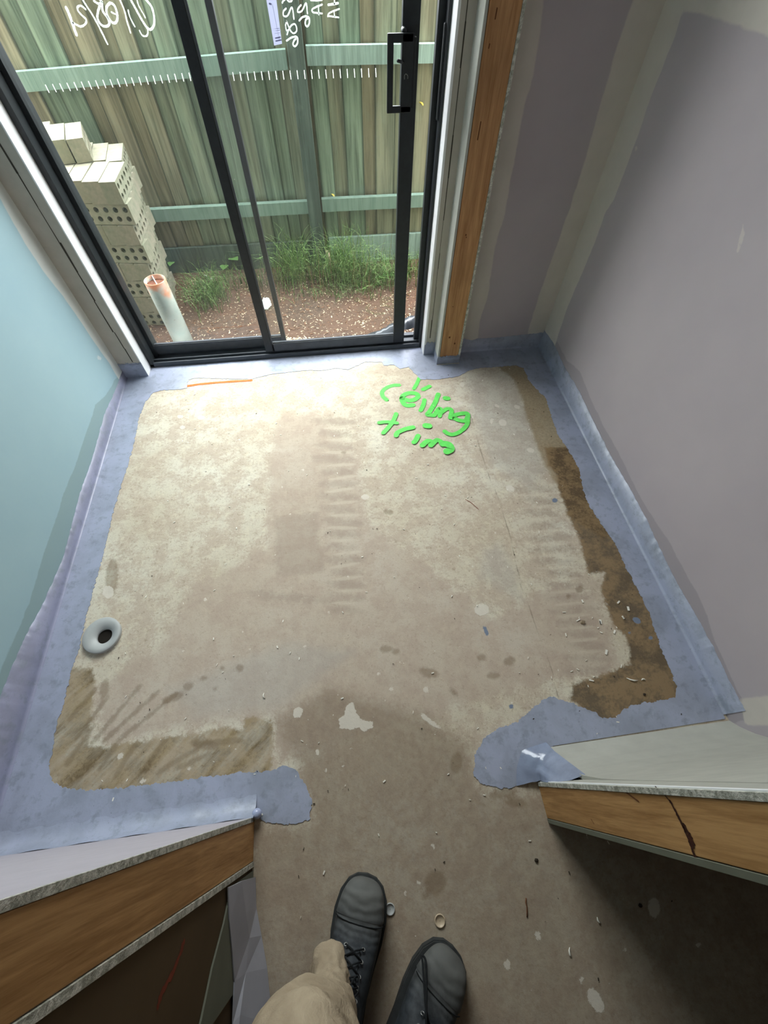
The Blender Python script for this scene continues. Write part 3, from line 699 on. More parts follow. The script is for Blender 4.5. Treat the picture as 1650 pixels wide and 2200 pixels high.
# blockwork above and around the door, and the outside face
box('header', M['ceiling'], fwall, XL-.11, XR+.11, YF, 2.10, 2.32, 2.62)
box('outer_brickwork', M['brick'], fwall, -3.2, DX0-.052, DY+.02, 2.10, -.12, 2.72)
box('outer_brickwork', M['brick'], fwall, DX1+.05, 3.2, DY+.02, 2.10, -.12, 2.72)

tag(box('added_eave', M['ceiling'], None, -3.2, 3.2, 2.10, 2.55, 2.62, 2.74), 'unseen house overhang added to shade the side yard, above the door', kind='structure')  # out-of-view overhang, added to hold back steep skylight on fence and yard
# ceiling
cl = box('ceiling', M['ceiling'], None, XL-.11, 2.3, -2.4, 2.10, ZC, ZC+.05); tag(cl, 'white ceiling above the room and hall', kind='structure')

# near walls (nibs either side of the doorway the photographer stands in)
def near_wall(name, label, x_end, x_far, yf, yb, sgn, hp):
    w = empty(name); tag(w, label, kind='structure')
    e = x_end
    lo, hi = (x_far, e) if sgn < 0 else (e, x_far)
    bt = .0105
    z = ZC
    st = box('timber_stud', M['hpine'], w, *((e-.044, e-.0005) if sgn < 0 else (e+.0005, e+.044)), yb+bt+.0006, yf-bt-.0006, .002, z, .0012); st['label'] = hp
    box('bottom_plate', M['hpine'], w, *((lo, e-.045) if sgn < 0 else (e+.045, hi)), yb+bt+.001, yf-bt-.001, .001, .044)
    return w, st
wnl, stl = near_wall('wall_near_left', 'stud wall end left of the doorway, boards cut flush around a brown timber', NLx, XL, NL[0], NL[1], -1, 'brown timber end stud of the left nib')
wnr, str_ = near_wall('wall_near_right', 'stud wall end right of the doorway, showing grained timber with a dark split', NRx, XR, NR[0], NR[1], 1, 'grained pine end stud with a dark diagonal split')
def sheet(name, mat, parent, prof, x0, x1, t=.010, nx=2, edge_at=None):
    """board whose section (y, z) follows prof"""
    m_ = MB(); k = len(prof); vs_ = []
    xs = np.linspace(x0, x1, nx)
    for x in xs:
        for y, z in prof: vs_ += [(x, y, z), (x, y-t, z)]
    fs = []
    for i in range(nx-1):
        b0, b1 = i*2*k, (i+1)*2*k
        for j in range(k-1):
            fs.append((b0+2*j, b1+2*j, b1+2*j+2, b0+2*j+2)); fs.append((b0+2*j+1, b0+2*j+3, b1+2*j+3, b1+2*j+1))
        fs.append((b0, b0+1, b1+1, b1)); fs.append((b0+2*k-2, b1+2*k-2, b1+2*k-1, b0+2*k-1))
    for b_ in (0, (nx-1)*2*k):
        for j in range(k-1): fs.append((b_+2*j, b_+2*j+1, b_+2*j+3, b_+2*j+2) if b_ == 0 else (b_+2*j, b_+2*j+2, b_+2*j+3, b_+2*j+1))
    m_.add(vs_, fs); return m_.build(name, mat, parent)
# left nib: front board, cut edge, back board
sheet('plasterboard', M['lilac'], wnl, [(NL[0], .022), (NL[0], ZC)], XL, NLx-.0035)['label'] = 'white faced front board'
box('board_edge', M['edge'], wnl, NLx-.0036, NLx+.001, NL[0]-.0105, NL[0], .022, ZC, .0006)
sheet('plasterboard', M['white'], wnl, [(NL[1]+.010, .004), (NL[1]+.010, ZC)], HALLX-.03, NLx-.0035)
box('board_edge', M['edge'], wnl, NLx-.0036, NLx+.002, NL[1]-.001, NL[1]+.0098, .004, ZC, .0006)
sheet('plasterboard', M['hall'], wnl, [(NL[1]+.010, .004), (NL[1]+.010, ZC)], XL, HALLX-.031)
# its membrane: a wide sloped fillet
m_ = MB(); ns = 40; pr = [(-.0, .0018), (-.012, .0035), (-.028, .009), (-.042, .020), (-.0525, .038), (-.0522, .044)]
vs_ = []
for i in range(ns+1):
    x = XL+.004+(NLx-XL)*i/ns
    for y, z in pr: vs_.append((x, y+.0012*math.sin(i*.9), z+.001*math.sin(i*1.3)))
m_.add(vs_, [(i*6+j, i*6+j+1, (i+1)*6+j+1, (i+1)*6+j) for i in range(ns) for j in range(5)], True)
m_.build('membrane_upstand', M['membrane'], wnl)['label'] = 'sloped lilac membrane fillet along the left nib'
p = FL(553, 1748, .012); k_ = MB()
k_.rings([[(p.x+math.cos(t)*.0135*math.sin(a), p.y+math.sin(t)*.0135*math.sin(a), .004+.014*(1-math.cos(a))) for t in [i*math.pi/6 for i in range(12)]] for a in [math.pi*j/8 for j in range(1, 8)]], (True, True))
k_.build('sealant_blob', M['silicone'], wnl)['label'] = 'shiny lilac bead of sealant at the nib corner'
# right nib: board flares out over the last 200 mm to the floor
flare = [(.008, .0022), (-.012, .03), (-.034, .075), (-.052, .13), (-.064, .20), (-.0705, .30), (NR[0]+.0008, .45), (NR[0]+.0008, ZC)]
sheet('plasterboard', M['greywhite'], wnr, flare, NRx+.058, XR, nx=12)['label'] = 'pale grey-white front board flaring out at the floor'
sheet('plasterboard', M['greywhite'], wnr, [(NR[0], .004), (NR[0], ZC)], NRx+.003, XR-.002)
box('corner_bead', M['bright'], wnr, NRx+.002, NRx+.0085, NR[0]-.0035, NR[0]+.0015, .02, ZC, .001)
box('board_edge', M['edge'], wnr, NRx-.0015, NRx+.003, NR[0]-.0105, NR[0]-.0008, .006, ZC, .0005)
sheet('plasterboard', M['hall'], wnr, [(NR[1]+.010, .004), (NR[1]+.010, ZC)], NRx+.0035, 2.3)
box('board_edge', M['strip'], wnr, NRx-.001, NRx+.0034, NR[1], NR[1]+.0098, .004, ZC, .0005)
# split in the right stud
def onRX(L): return [pix(a, b, 0, NRx-.0003) for a, b in L]
k_ = MB(); ribbon(k_, onRX([(1440,1722),(1455,1750),(1468,1778),(1480,1805),(1488,1828),(1494,1843)]), .0055, (-1, 0, 0), jit=.0012); ribbon(k_, onRX([(1408,1690),(1425,1705),(1442,1725)]), .0022, (-1, 0, 0)); ribbon(k_, onRX([(1470,1775),(1484,1800),(1487,1815)]), .009, (-1, 0, 0), jit=.002)
k_.build('wood_split', M['crack'], str_)['label'] = 'dark resin split running across the stud'
for L_, w_ in (([(1342,1700),(1372,1722)], .003), ([(1270,1760),(1276,1770)], .002)):
    k_ = MB(); ribbon(k_, onRX(L_), w_, (-1, 0, 0), smooth=False); k_.build('resin_streak', M['knot'], str_)
# film of membrane bridging floor and nib corner
grid = []
A = [FL(1018,1655), FL(1040,1600), FL(1100,1580), FL(1182,1604)]
film = MB(); rows = []
low = [Vector((.452, -.070, .004)), Vector((.452, -.045, .004)), Vector((.470, -.010, .004)), Vector((.512, .008, .004))]
top_ = [Vector((.4480, -.0725, .085)), Vector((.4560, -.0732, .11)), Vector((.484, -.0728, .16)), Vector((.514, -.063, .20))]
base = [Vector((.385, -.075, .0021)), Vector((.400, -.03, .0021)), Vector((.43, .012, .0021)), Vector((.508, .022, .0021))]
nu_, nv_ = 14, 12
def lerp_list(L, t):
    t = t*(len(L)-1); i = min(int(t), len(L)-2); return L[i].lerp(L[i+1], t-i)
vs_ = []
for i in range(nu_+1):
    for j in range(nv_+1):
        s_, t_ = i/nu_, j/nv_
        b_, l_2, u_2 = lerp_list(base, s_), lerp_list(low, s_), lerp_list(top_, s_)
        if t_ < .5: q = b_.lerp(l_2.lerp(u_2, .18), t_*2)
        else: q = l_2.lerp(u_2, .18+.82*(t_-.5)*2)
        w_ = .007*math.sin(math.pi*t_)*math.sin(math.pi*min(1, s_+.15)); nn = mnoise.noise(Vector((q.x*45, q.y*45, q.z*30)))
        q = q+Vector((-.5, .6, .5))*(w_*nn*1.4+.001*math.sin(math.pi*t_)); q.z = max(q.z, .0021)
        vs_.append(q)
film.add(vs_, [(i*(nv_+1)+j, (i+1)*(nv_+1)+j, (i+1)*(nv_+1)+j+1, i*(nv_+1)+j+1) for i in range(nu_) for j in range(nv_)], True)
fm = film.build('membrane_film', M['film'], wnr); fm['label'] = 'glossy wrinkled membrane film wrapped over the right nib corner'

# hall walls
hw = box('wall_hall_left', M['hall'], None, HALLX-.10, HALLX, -2.4, NL[1]-.0015, 0, ZC); tag(hw, 'dark brown hall wall running back from the left nib', kind='structure')
k_ = MB(); ribbon(k_, [pix(a, b, 0, HALLX+.0006) for a, b in [(395,2025),(375,2080),(350,2130),(340,2160)]], .010, (1, 0, 0), jit=.003); k_.build('red_mark', M['red'], hw)
sp = [pix(a, b, 0, HALLX+.003) for a, b in [(497,1904),(480,1985),(455,2080),(432,2190),(415,2260)]]
k_ = MB(); vs_ = []
for q in sp: vs_ += [(HALLX+.0045, q.y, q.z), (HALLX+.0045, q.y, .004), (HALLX+.0008, q.y, q.z), (HALLX+.0008, q.y, .004)]
k_.add(vs_, [(4*i, 4*i+1, 4*i+5, 4*i+4) for i in range(4)]+[(4*i, 4*i+4, 4*i+6, 4*i+2) for i in range(4)]); k_.build('lower_board', M['strip'], hw)['label'] = 'grey-green strip of board at the foot of the hall wall'
tag(box('wall_hall_back', M['hall'], None, HALLX-.1, 2.3, -2.5, -2.4, 0, ZC), 'hall wall behind the photographer', kind='structure')
tag(box('wall_hall_right', M['hall'], None, 2.3, 2.4, -2.5, NR[1], 0, ZC), 'hall wall far off to the right', kind='structure')

# bent pale offcut standing by the hall wall
ws = MB(); bot = [FL(a, b, .002) for a, b in [(549,1884),(551,1950),(562,2010),(574,2080),(586,2200),(592,2300)]]
mid = [pix(a, b, 0, HALLX+.018) for a, b in [(520,1893),(528,1960),(536,2015),(528,2090),(516,2180),(505,2290)]]
tp = [pix(a, b, 0, HALLX+.0075) for a, b in [(491,1907),(493,1975),(500,2050),(504,2110),(500,2200),(490,2290)]]
vs_ = []
for a, b, c in zip(bot, mid, tp): vs_ += [a, b, c]
ws.add(vs_, [(3*i, 3*i+3, 3*i+4, 3*i+1) for i in range(5)]+[(3*i+1, 3*i+4, 3*i+5, 3*i+2) for i in range(5)])
wso = ws.build('board_offcut', M['sheet'], None); sm = wso.modifiers.new('thickness', 'SOLIDIFY'); sm.thickness = .0025; sm.offset = 1
tag(wso, 'creased pale lilac sheet offcut leaning at the foot of the dark hall wall', 'offcut')

# paint on the floor
def FR(L): return [FL((a/2.75)+700, (b/2.75)+700, .0012) for a, b in L]
g = MB(); nz = (0, 0, 1); W = .0235
for L_, w_ in (([(432,350),(395,352),(355,368),(332,392),(340,420),(360,438)], W), ([(552,308),(538,340),(520,372)], W*.9), ([(575,376),(612,358)], W*1.1),
    ([(450,428),(500,442),(542,424),(535,402),(490,398),(455,415),(452,445),(475,470),(515,468)], W*1.2), ([(583,438),(575,470),(560,500)], W), ([(664,405),(645,455),(615,505),(600,525),(640,530)], W*1.1),
    ([(706,428),(720,430)], W*1.3), ([(640,530),(668,490),(680,500),(672,535)], W), ([(680,515),(715,492),(742,500),(735,545)], W), ([(742,545),(775,525),(835,520),(828,560),(790,560),(760,548)], W*1.1),
    ([(838,530),(835,580),(805,618),(760,642),(725,640),(702,625)], W), ([(415,522),(400,560),(372,600),(340,634)], W), ([(315,574),(360,570),(420,576)], W*.9), ([(515,602),(470,612),(425,632),(415,650)], W*1.1),
    ([(590,592),(608,594)], W*1.5), ([(545,652),(530,680),(520,690)], W*1.1), ([(570,708),(600,684),(625,690),(620,708)], W*1.2), ([(625,705),(655,678),(685,692),(690,705)], W*1.1), ([(690,698),(725,706),(738,730),(715,745)], W*1.6)):
    ribbon(g, FR(L_), w_*.92, nz, jit=.0007, lift=.00012*len(g.v)/30)
for a in range(12):
    pass
gw = g.build('sprayed_writing', M['green'], root_floor); gw['label'] = 'fluorescent green handwriting sprayed on the slab'
g = MB(); ribbon(g, [FL(403,829,.0012), FL(440,824,.0012), FL(490,820,.0012), FL(540,817,.0012)], .013, nz, jit=.001); g.build('sprayed_line', M['orange'], root_floor)['label'] = 'faint orange sprayed line by the door'
g = MB(); ribbon(g, [FL(1000,1073,.0012), FL(1012,1080,.0012), FL(1028,1094,.0012)], .0022, nz); g.build('rust_mark', M['red'], root_floor)

# ================================================================== DOOR
door = empty('door_1'); tag(door, 'black aluminium sliding glass door opening onto the side yard, slid slightly open', kind='structure')
ZH = 2.30
B = M['black']
box('jamb', B, door, DX0+.001, DX0+.022, DY, DY+.115, .004, ZH, .0015); box('jamb_stop', B, door, DX0+.021, DX0+.040, DY+.055, DY+.112, .02, ZH, .0015)
box('jamb', B, door, DX1-.012, DX1-.001, DY, DY+.115, .004, ZH, .0015); box('jamb_stop', B, door, DX1-.036, DX1-.011, DY+.034, DY+.060, .02, ZH, .0015)
box('jamb_keeper', B, door, DX1-.020, DX1-.0115, DY+.006, DY+.020, .93, 1.16, .004)
box('head', B, door, DX0, DX1, DY, DY+.115, ZH-.04, ZH, .0015)
box('sill', M['track'], door, DX0+.001, DX1-.001, DY, DY+.115, 0.001, .018, .0015)
box('sill_lip', M['track'], door, DX0+.022, DX1-.012, DY, DY+.005, .017, .027, .001)
box('track', M['track'], door, DX0+.022, DX1-.012, DY+.022, DY+.026, .017, .030)
box('track', M['track'], door, DX0+.022, DX1-.012, DY+.072, DY+.076, .017, .030)
def panel(name, x0, x1, y0, y1, sl, sr, rb, parent):
    p_ = empty(name); p_.parent = parent
    box('stile', B, p_, x0, x0+sl, y0, y1, .030, ZH-.04, .003); box('stile', B, p_, x1-sr, x1, y0, y1, .030, ZH-.04, .003)
    box('bottom_rail', M['track'], p_, x0+sl, x1-sr, y0+.002, y1-.002, .030, .030+rb, .002)
    box('top_rail', B, p_, x0+sl, x1-sr, y0+.002, y1-.002, ZH-.09, ZH-.04, .002)
    yc = (y0+y1)/2; g_ = box('glass_pane', M['glass'], p_, x0+sl-.004, x1-sr+.004, yc-.002, yc+.002, .028+rb, ZH-.085)
    box('gasket', M['track'], p_, x0+sl, x1-sr, yc-.007, yc-.003, .030+rb, .034+rb)
    return p_, yc
fx, fyc = panel('fixed_panel', DX0+.022, -.262, DY+.062, DY+.088, .016, .022, .052, door)
sx, syc = panel('sliding_panel', -.371, .360, DY+.012, DY+.038, .037, .056, .048, door)
box('stile_groove', M['track'], sx, -.333, -.326, DY+.014, DY+.020, .034, ZH-.05)
# pull handle
hh = MB(); y0, y1 = DY-.028, DY-.018; hx0, hx1, hz0, hz1 = .2525, .335, .962, 1.146
hh.box(hx0, hx0+.020, y0, y1, hz0, hz1, .003); hh.box(hx0+.017, hx1, y0, y1, hz1-.021, hz1, .003); hh.box(hx0+.017, hx1, y0, y1, hz0, hz0+.019, .003)
hh.box(.298, hx1, y0, y1, hz0, hz1, .003); hh.box(.306, .345, y1-.001, DY+.013, hz0+.01, hz1-.01, .002)
h_ = hh.build('pull_handle', B, sx); h_['label'] = 'black rectangular D-shaped pull handle'
k_ = MB(); p = pix(858, 133, 1, y0-.008); k_.tube([(p.x-.006, p.y, p.z+.003), (p.x+.014, y0+.002, p.z-.003)], .0045, 10); k_.build('snib_lever', B, sx)
k_ = MB(); p = pix(868, 66, 1, DY-.004); k_.rings([[(p.x+r_*math.cos(t), DY+.012-d_, p.z+r_*math.sin(t)) for t in [i*math.pi/6 for i in range(12)]] for d_, r_ in ((0, .008), (.022, .008), (.026, .005))]); k_.build('stop_button', B, sx)
k_ = MB(); ribbon(k_, [pix(a, b, 1, y0-.0006) for a, b in [(869,170),(869,163),(872,159),(876,163),(876,169)]], .0016, (0, -1, 0)); k_.build('lock_mark', M['metal'], sx)
# tick decals, label and mirrored marker writing on the glass
k_ = MB(); yf_ = fyc-.0026; ys_ = syc-.0026
for i in range(21):
    a = i/20; p0 = (97.6+a*(406-97.6), 182.7+a*(157-182.7)); p1 = (105.5+a*(410-105.5), 198.5+a*(173-198.5))
    ribbon(k_, [pix(*p0, 1, yf_), pix(*p1, 1, yf_)], .0022, (0, -1, 0), smooth=False)
k_.build('tick_decal', M['tick'], fx)['label'] = 'row of short white safety ticks across the glass'
k_ = MB()
for i in range(21):
    a = i/20; p0 = (500+a*(807-500), 155.7+a*(147-155.7)); p1 = (503.3+a*(808-503.3), 173+a*(165-173))
    ribbon(k_, [pix(*p0, 1, ys_), pix(*p1, 1, ys_)], .0020, (0, -1, 0), smooth=False)
k_.build('tick_decal', M['tick'], sx)
k_ = MB(); sc_ = 5.0; yw = fyc-.0028
for L_, w_ in (([(712,85),(735,135),(765,215),(820,372)], .0075), ([(785,245),(820,265),(870,285),(918,255),(925,210),(880,165),(838,115),(835,75),(870,62),(918,98)], .0045),
    ([(885,-10),(940,80),(1000,170),(1070,300),(1155,472)], .0045), ([(1010,12),(1060,40),(1095,20),(1075,0)], .005), ([(1072,60),(1050,140),(1048,200),(1085,265),(1145,283),(1175,250),(1150,185),(1105,120),(1095,30)], .0055),
    ([(1180,30),(1145,80),(1148,150),(1185,220),(1225,248),(1258,215),(1255,130),(1225,55),(1185,30)], .0055), ([(1195,130),(1238,150)], .003),
    ([(1285,-10),(1335,110),(1365,230),(1402,350)], .004), ([(1378,110),(1395,180),(1448,285)], .0035),
    ([(1400,-10),(1450,80),(1510,190),(1575,290),(1620,315),(1655,260),(1650,150),(1620,60),(1560,-10)], .0055), ([(1470,-10),(1490,60),(1540,150),(1560,190)], .003), ([(1500,330),(1530,380),(1575,385),(1590,330),(1570,290)], .0035)):
    ribbon(k_, [pix(a/sc_, b/sc_, 1, yw) for a, b in L_], w_, (0, -1, 0), jit=.0005)
k_.build('marker_writing', M['chalk'], fx)['label'] = 'white marker date scrawled in mirror image on the glass'
k_ = MB(); yw = syc-.0028
for L_, w_ in (([(385,50),(400,15),(430,-10)], .0035), ([(465,-10),(500,25),(545,20),(560,-10)], .0035), ([(450,150),(405,200),(402,270),(440,292),(485,265),(555,130),(590,335)], .0035),
    ([(460,375),(443,450),(460,545),(480,530),(470,600)], .0028), ([(460,375),(500,480),(540,560),(590,590),(635,550),(632,470),(600,425),(545,450),(500,520),(468,610)], .0035),
    ([(460,722),(540,668),(620,650),(655,680),(650,770),(605,822),(572,780),(600,710),(625,690)], .004), ([(715,90),(665,150),(655,205),(690,215),(740,180),(805,55),(830,240)], .0035),
    ([(685,365),(740,305),(820,290),(862,330),(860,420),(825,470),(792,430),(800,350),(840,320)], .004), ([(1090,80),(1000,115),(915,165),(925,215),(1000,230),(1090,240)], .0035), ([(1022,110),(1032,262)], .0028),
    ([(890,5),(990,10),(1085,0)], .0035), ([(1392,160),(1290,195),(1210,240),(1190,290)], .0035), ([(1200,285),(1290,295),(1380,310)], .0035), ([(1300,200),(1310,295)], .003), ([(1200,85),(1290,72),(1370,55)], .005), ([(1308,-10),(1308,68)], .004)):
    ribbon(k_, [pix(560+a/8.25, b/8.25, 1, yw) for a, b in L_], w_, (0, -1, 0), jit=.0003)
k_.build('marker_writing', M['chalk'], sx)['label'] = 'mirror-image white marker numbers and letters running down the glass'
k_ = MB(); q = [pix(a, b, 1, syc-.003) for a, b in ((562,-60),(586,-60),(606,94),(589,98))]; k_.add(q, [(3, 2, 1, 0)]); st_ = k_.build('label_sticker', M['sticker'], sx); st_['label'] = 'tall lilac-white paper label on the glass'
k_ = MB()
for (a0, b0, a1, b1, w_) in ((585,8,600,85,.0008),(590,62,601,61,.0008),(591,66,603,65,.0008),(590,72,603,70,.0006),(592,82,602,80,.003),(593,88,604,86,.003),(579,8,582,9,.004)):
    ribbon(k_, [pix(a0, b0, 1, syc-.0034), pix(a1, b1, 1, syc-.0034)], w_, (0, -1, 0), smooth=False)
k_.build('label_print', M['print_'], sx)

# ================================================================== OUTSIDE
ZG = -.11
def ground_h(x, y): return ZG+.012*mnoise.noise(Vector((x*3, y*3, 0)))+.006*mnoise.noise(Vector((x*17, y*17, 5)))
gx = np.concatenate([np.arange(-6, -1.6, .4), np.arange(-1.6, 1.2, .02), np.arange(1.2, 6, .4)]); gy = np.concatenate([np.arange(2.0, 3.3, .02), np.arange(3.3, 9, .5)])
def gplace(U, V):
    Z = np.array([ground_h(a, b) for a, b in zip(U, V)]); return U, V, Z
gr = grid_object('ground', gx, gy, gplace, M['soil'], None, {}); gr.data.polygons.foreach_set('use_smooth', [True]*len(gr.data.polygons))
tag(gr, 'brown mulch and soil strip outside between the door and the fence', kind='structure')
# wood chips
def chips(name, mat, n, x0, x1, y0, y1, s, zf, seed, flat=False, dens=None):
    r = random.Random(seed); m_ = MB()
    while n > 0:
        x, y = r.uniform(x0, x1), r.uniform(y0, y1)
        if dens and r.random() > dens(x, y): continue
        n -= 1
        a = r.uniform(0, math.pi); L_ = r.uniform(.4, 1.4)*s; W_ = L_*r.uniform(.2, .5); z = zf(x, y)+.001
        tx, ty = (0, 0) if flat else (r.uniform(-.4, .4), r.uniform(-.4, .4))
        R_ = Matrix.Translation((x, y, z)) @ Matrix.Rotation(a, 4, 'Z') @ Matrix.Rotation(tx, 4, 'X') @ Matrix.Rotation(ty, 4, 'Y')
        h_ = W_*.25 if not flat else .0012
        m_.box(-L_/2, L_/2, -W_/2, W_/2, 0, h_, 0, R_)
    return m_.build(name, mat, None)
tag(chips('pale_mulch', M['chip'], 1700, -1.25, .6, 2.12, 2.95, .0105, ground_h, 3), 'pale wood chips scattered over the soil outside the glass', 'wood chips', kind='stuff')
tag(chips('brown_mulch', M['chip2'], 1500, -1.25, .6, 2.12, 3.0, .015, ground_h, 4), 'reddish brown bark chips scattered over the soil outside the glass', 'bark chips', kind='stuff')

# fence
YP = 3.09
fence = empty('fence', (0, 3.05, ZG)); fence.location = (0, 0, 0); tag(fence, 'weathered green-tinged paling fence with two rails and a post, outside the door', 'fence')
x = -3.0; i = 0
while x < 2.4:
    w_ = random.uniform(.074, .104); yo = .016 if i % 2 else 0.0; t_ = .012
    m_ = MB(); ov = .006
    lean = random.uniform(-.005, .005)
    m_.box(-w_/2-ov, w_/2+ov, -t_/2, t_/2, 0, 1.165+random.uniform(-.006, .006), .0012)
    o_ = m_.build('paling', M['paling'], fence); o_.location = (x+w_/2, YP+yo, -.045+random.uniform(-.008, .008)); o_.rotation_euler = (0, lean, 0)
    x += w_; i += 1
def rail(x0, z0, x1, z1, h, y=3.045):
    m_ = MB(); d = .036
    m_.add([(x0, y-d/2, z0-h), (x0, y+d/2, z0-h), (x0, y-d/2, z0), (x0, y+d/2, z0), (x1, y-d/2, z1-h), (x1, y+d/2, z1-h), (x1, y-d/2, z1), (x1, y+d/2, z1)],
           [(0, 4, 6, 2), (1, 3, 7, 5), (2, 6, 7, 3), (0, 1, 5, 4), (0, 2, 3, 1), (4, 5, 7, 6)]); return m_.build('rail', M['rail'], fence)
rail(-3.0, .80, -.10, .918, .070, 3.060); rail(.0, .928, 2.4, .918, .068, 3.060); rail(-3.0, .268, -.09, .276, .066, 3.060); rail(.0, .283, 2.4, .276, .068, 3.060)
m_ = MB(); m_.box(-.0885, -.010, 2.985, 3.075, ZG-.05, 1.13, .004); m_.build('post', M['post'], fence)
box('gravel_board', M['rail'], fence, .02, 2.4, 3.055, 3.078, ZG-.03, .055, .002); box('gravel_board', M['post'], fence, -3.0, -.09, 3.055, 3.078, ZG-.03, .045, .002)

# brick stack: every brick a thing
BL, BT, BH = .238, .0765, .0925
def brick_mesh():
    m_ = MB(); nx_, nz_, seg = 5, 2, 8; gap = .0010
    L_, T_, H_ = BL-gap*4, BT-gap*4, BH-.0025
    cw, ch = L_/nx_, (H_-.012)/nz_; r = .0125
    x0, z0 = -L_/2, .006
    for side, y in ((-1, -T_/2), (1, T_/2)):
        for i in range(nx_):
            for j in range(nz_):
                cx, cz = x0+cw*(i+.5), z0+ch*(j+.5)
                sq = []
                for k in range(seg):
                    a = 2*math.pi*(k+.5)/seg; dx, dz = math.cos(a), math.sin(a); sx_ = (cw/2)/max(abs(dx), 1e-6); sz_ = (ch/2)/max(abs(dz), 1e-6); q = min(sx_, sz_)
                    # snap to the four corners
                    sq.append((cx+math.copysign(cw/2, dx) if abs(dx) > .9 or True and abs(dx*ch) >= abs(dz*cw)*.999 else cx+dx*sz_, y, cz+math.copysign(ch/2, dz) if abs(dz*cw) > abs(dx*ch)*.999 else cz+dz*sx_))
                ci = [(cx+r*math.cos(2*math.pi*(k+.5)/seg), y, cz+r*math.sin(2*math.pi*(k+.5)/seg)) for k in range(seg)]
                fs = []
                for k in range(seg):
                    k2 = (k+1) % seg; f = (k, k2, seg+k2, seg+k); fs.append(f if side < 0 else f[::-1])
                m_.add(sq+ci, fs)
                # corners left over by the octagon cut
                for sx2 in (-1, 1):
                    for sz2 in (-1, 1):
                        c_ = (cx+sx2*cw/2, y, cz+sz2*ch/2); near = sorted(sq, key=lambda v: (v[0]-c_[0])**2+(v[2]-c_[2])**2)[:2]
                        tri = [c_, near[0], near[1]]
                        n_ = (Vector(tri[1])-Vector(tri[0])).cross(Vector(tri[2])-Vector(tri[0]))
                        if n_.y*side < 0: tri = tri[::-1]
                        m_.add(tri, [(0, 1, 2)])
                if side < 0:
                    ring = lambda yy: [(cx+r*math.cos(2*math.pi*(k+.5)/seg), yy, cz+r*math.sin(2*math.pi*(k+.5)/seg)) for k in range(seg)]
                    ra, rb2 = ring(-T_/2), ring(T_/2)
                    m_.add(ra+rb2, [(k, (k+1) % seg, seg+(k+1) % seg, seg+k) for k in range(seg)])
        for (za, zb) in ((0, z0), (z0+ch*nz_, H_)):
            f = [(-L_/2, y, za), (L_/2, y, za), (L_/2, y, zb), (-L_/2, y, zb)]; m_.add(f if side < 0 else f[::-1], [(0, 1, 2, 3)])
    vs_ = [(x_, y_, z_) for x_ in (-L_/2, L_/2) for y_ in (-T_/2, T_/2) for z_ in (0, H_)]
    m_.add(vs_, [(0, 1, 3, 2), (4, 6, 7, 5), (0, 4, 6, 2)[::-1], (1, 5, 7, 3)])
    me = bpy.data.meshes.new('brick'); me.from_pydata(m_.v, [], m_.f); me.update(); me.materials.append(M['brick']); return me
bme = brick_mesh()
names_ = ['topmost', 'second', 'third', 'fourth', 'fifth', 'sixth', 'seventh', 'bottom']
FX, FY = -.936, 2.454     # front right corner at the top
ztop = .622
def brick(x, y, z, rz, label, group):
    o_ = bpy.data.objects.new('brick', bme); COL.objects.link(o_); o_.location = (x, y, z); o_.rotation_euler = (0, 0, rz); tag(o_, label, 'brick', group); return o_
def put(cx_, cy_, z, ang, lab, grp):      # cx_, cy_: front right corner of the brick; ang: its turn
    ca, sa = math.cos(ang), math.sin(ang); return cx_, cy_, ca, sa
def end_brick(cx_, cy_, z, ang, lab, grp):  # end to the door: length runs away from it
    ca, sa = math.cos(ang), math.sin(ang); dx, dy = -BT/2, BL/2
    return brick(cx_+dx*ca-dy*sa, cy_+dx*sa+dy*ca, z, ang+math.pi/2, lab, grp)
def long_brick(cx_, cy_, z, ang, lab, grp): # holed face to the door
    ca, sa = math.cos(ang), math.sin(ang); dx, dy = -BL/2, BT/2
    return brick(cx_+dx*ca-dy*sa, cy_+dx*sa+dy*ca, z, ang, lab, grp)
rows_ = {'near': 'front row', 'far': 'back row'}
for k in range(8):
    z = ztop-BH*(k+1); xr = FX-.006*k; A9 = math.radians(random.uniform(-9, -6))
    nm = names_[k]; grp = 'bricks of the %s course' % nm
    if k % 2 == 0:
        for i_ in range(6):
            w = ['right-hand', 'second from the right', 'third from the right', 'fourth from the right', 'fifth from the right', 'leftmost'][i_]
            end_brick(xr-(BT+.0012)*i_, FY+.014*i_+random.uniform(-.005, .005), z, random.uniform(-.006, .012), 'concrete brick, %s end in the front row, %s course of the pile' % (w, nm), grp)
            end_brick(xr-.020-(BT+.0025)*i_, FY+BL+.012+.014*i_, z, math.radians(9)+random.uniform(-.004, .004), 'concrete brick, %s in the back row, %s course of the pile' % (w, nm), grp)
    else:
        for j in range(6):
            w = ['front', 'second', 'third', 'fourth', 'fifth', 'rearmost'][j]
            for i_ in range(2):
                px_, py_ = xr+.014, FY+.004; ox = -(BL+.002)*i_+(.006 if j in (2, 5) else 0); oy = (BT+.0016)*j
                long_brick(px_+ox*math.cos(A9)-.013*j, py_+ox*math.sin(A9)+oy, z, A9, 'holed concrete brick, %s on the %s, %s course of the pile' % (w, ('right-hand', 'left-hand')[i_], nm), grp)
p = FL(202, 347, ztop)
for i_, (dx, dy, an) in enumerate(((0, 0, 16), (-BT-.003, -.012, 15), (-2*BT-.006, .02, 14))):
    end_brick(p.x+dx, p.y+dy, ztop, math.radians(an), ['rightmost of the loose bricks set on top of the pile', 'loose brick on top of the pile, second from the right', 'loose brick on top of the pile, cut off by the black jamb'][i_], 'loose bricks on top of the pile')

# white riser pipe
pbx = FL(378, 738, ZG); pipe_top = pix(331, 603, 1, 2.215)
pc = Vector((pipe_top.x, 2.225, ZG-.02)); R_, ht = .052, pipe_top.z-ZG+.02
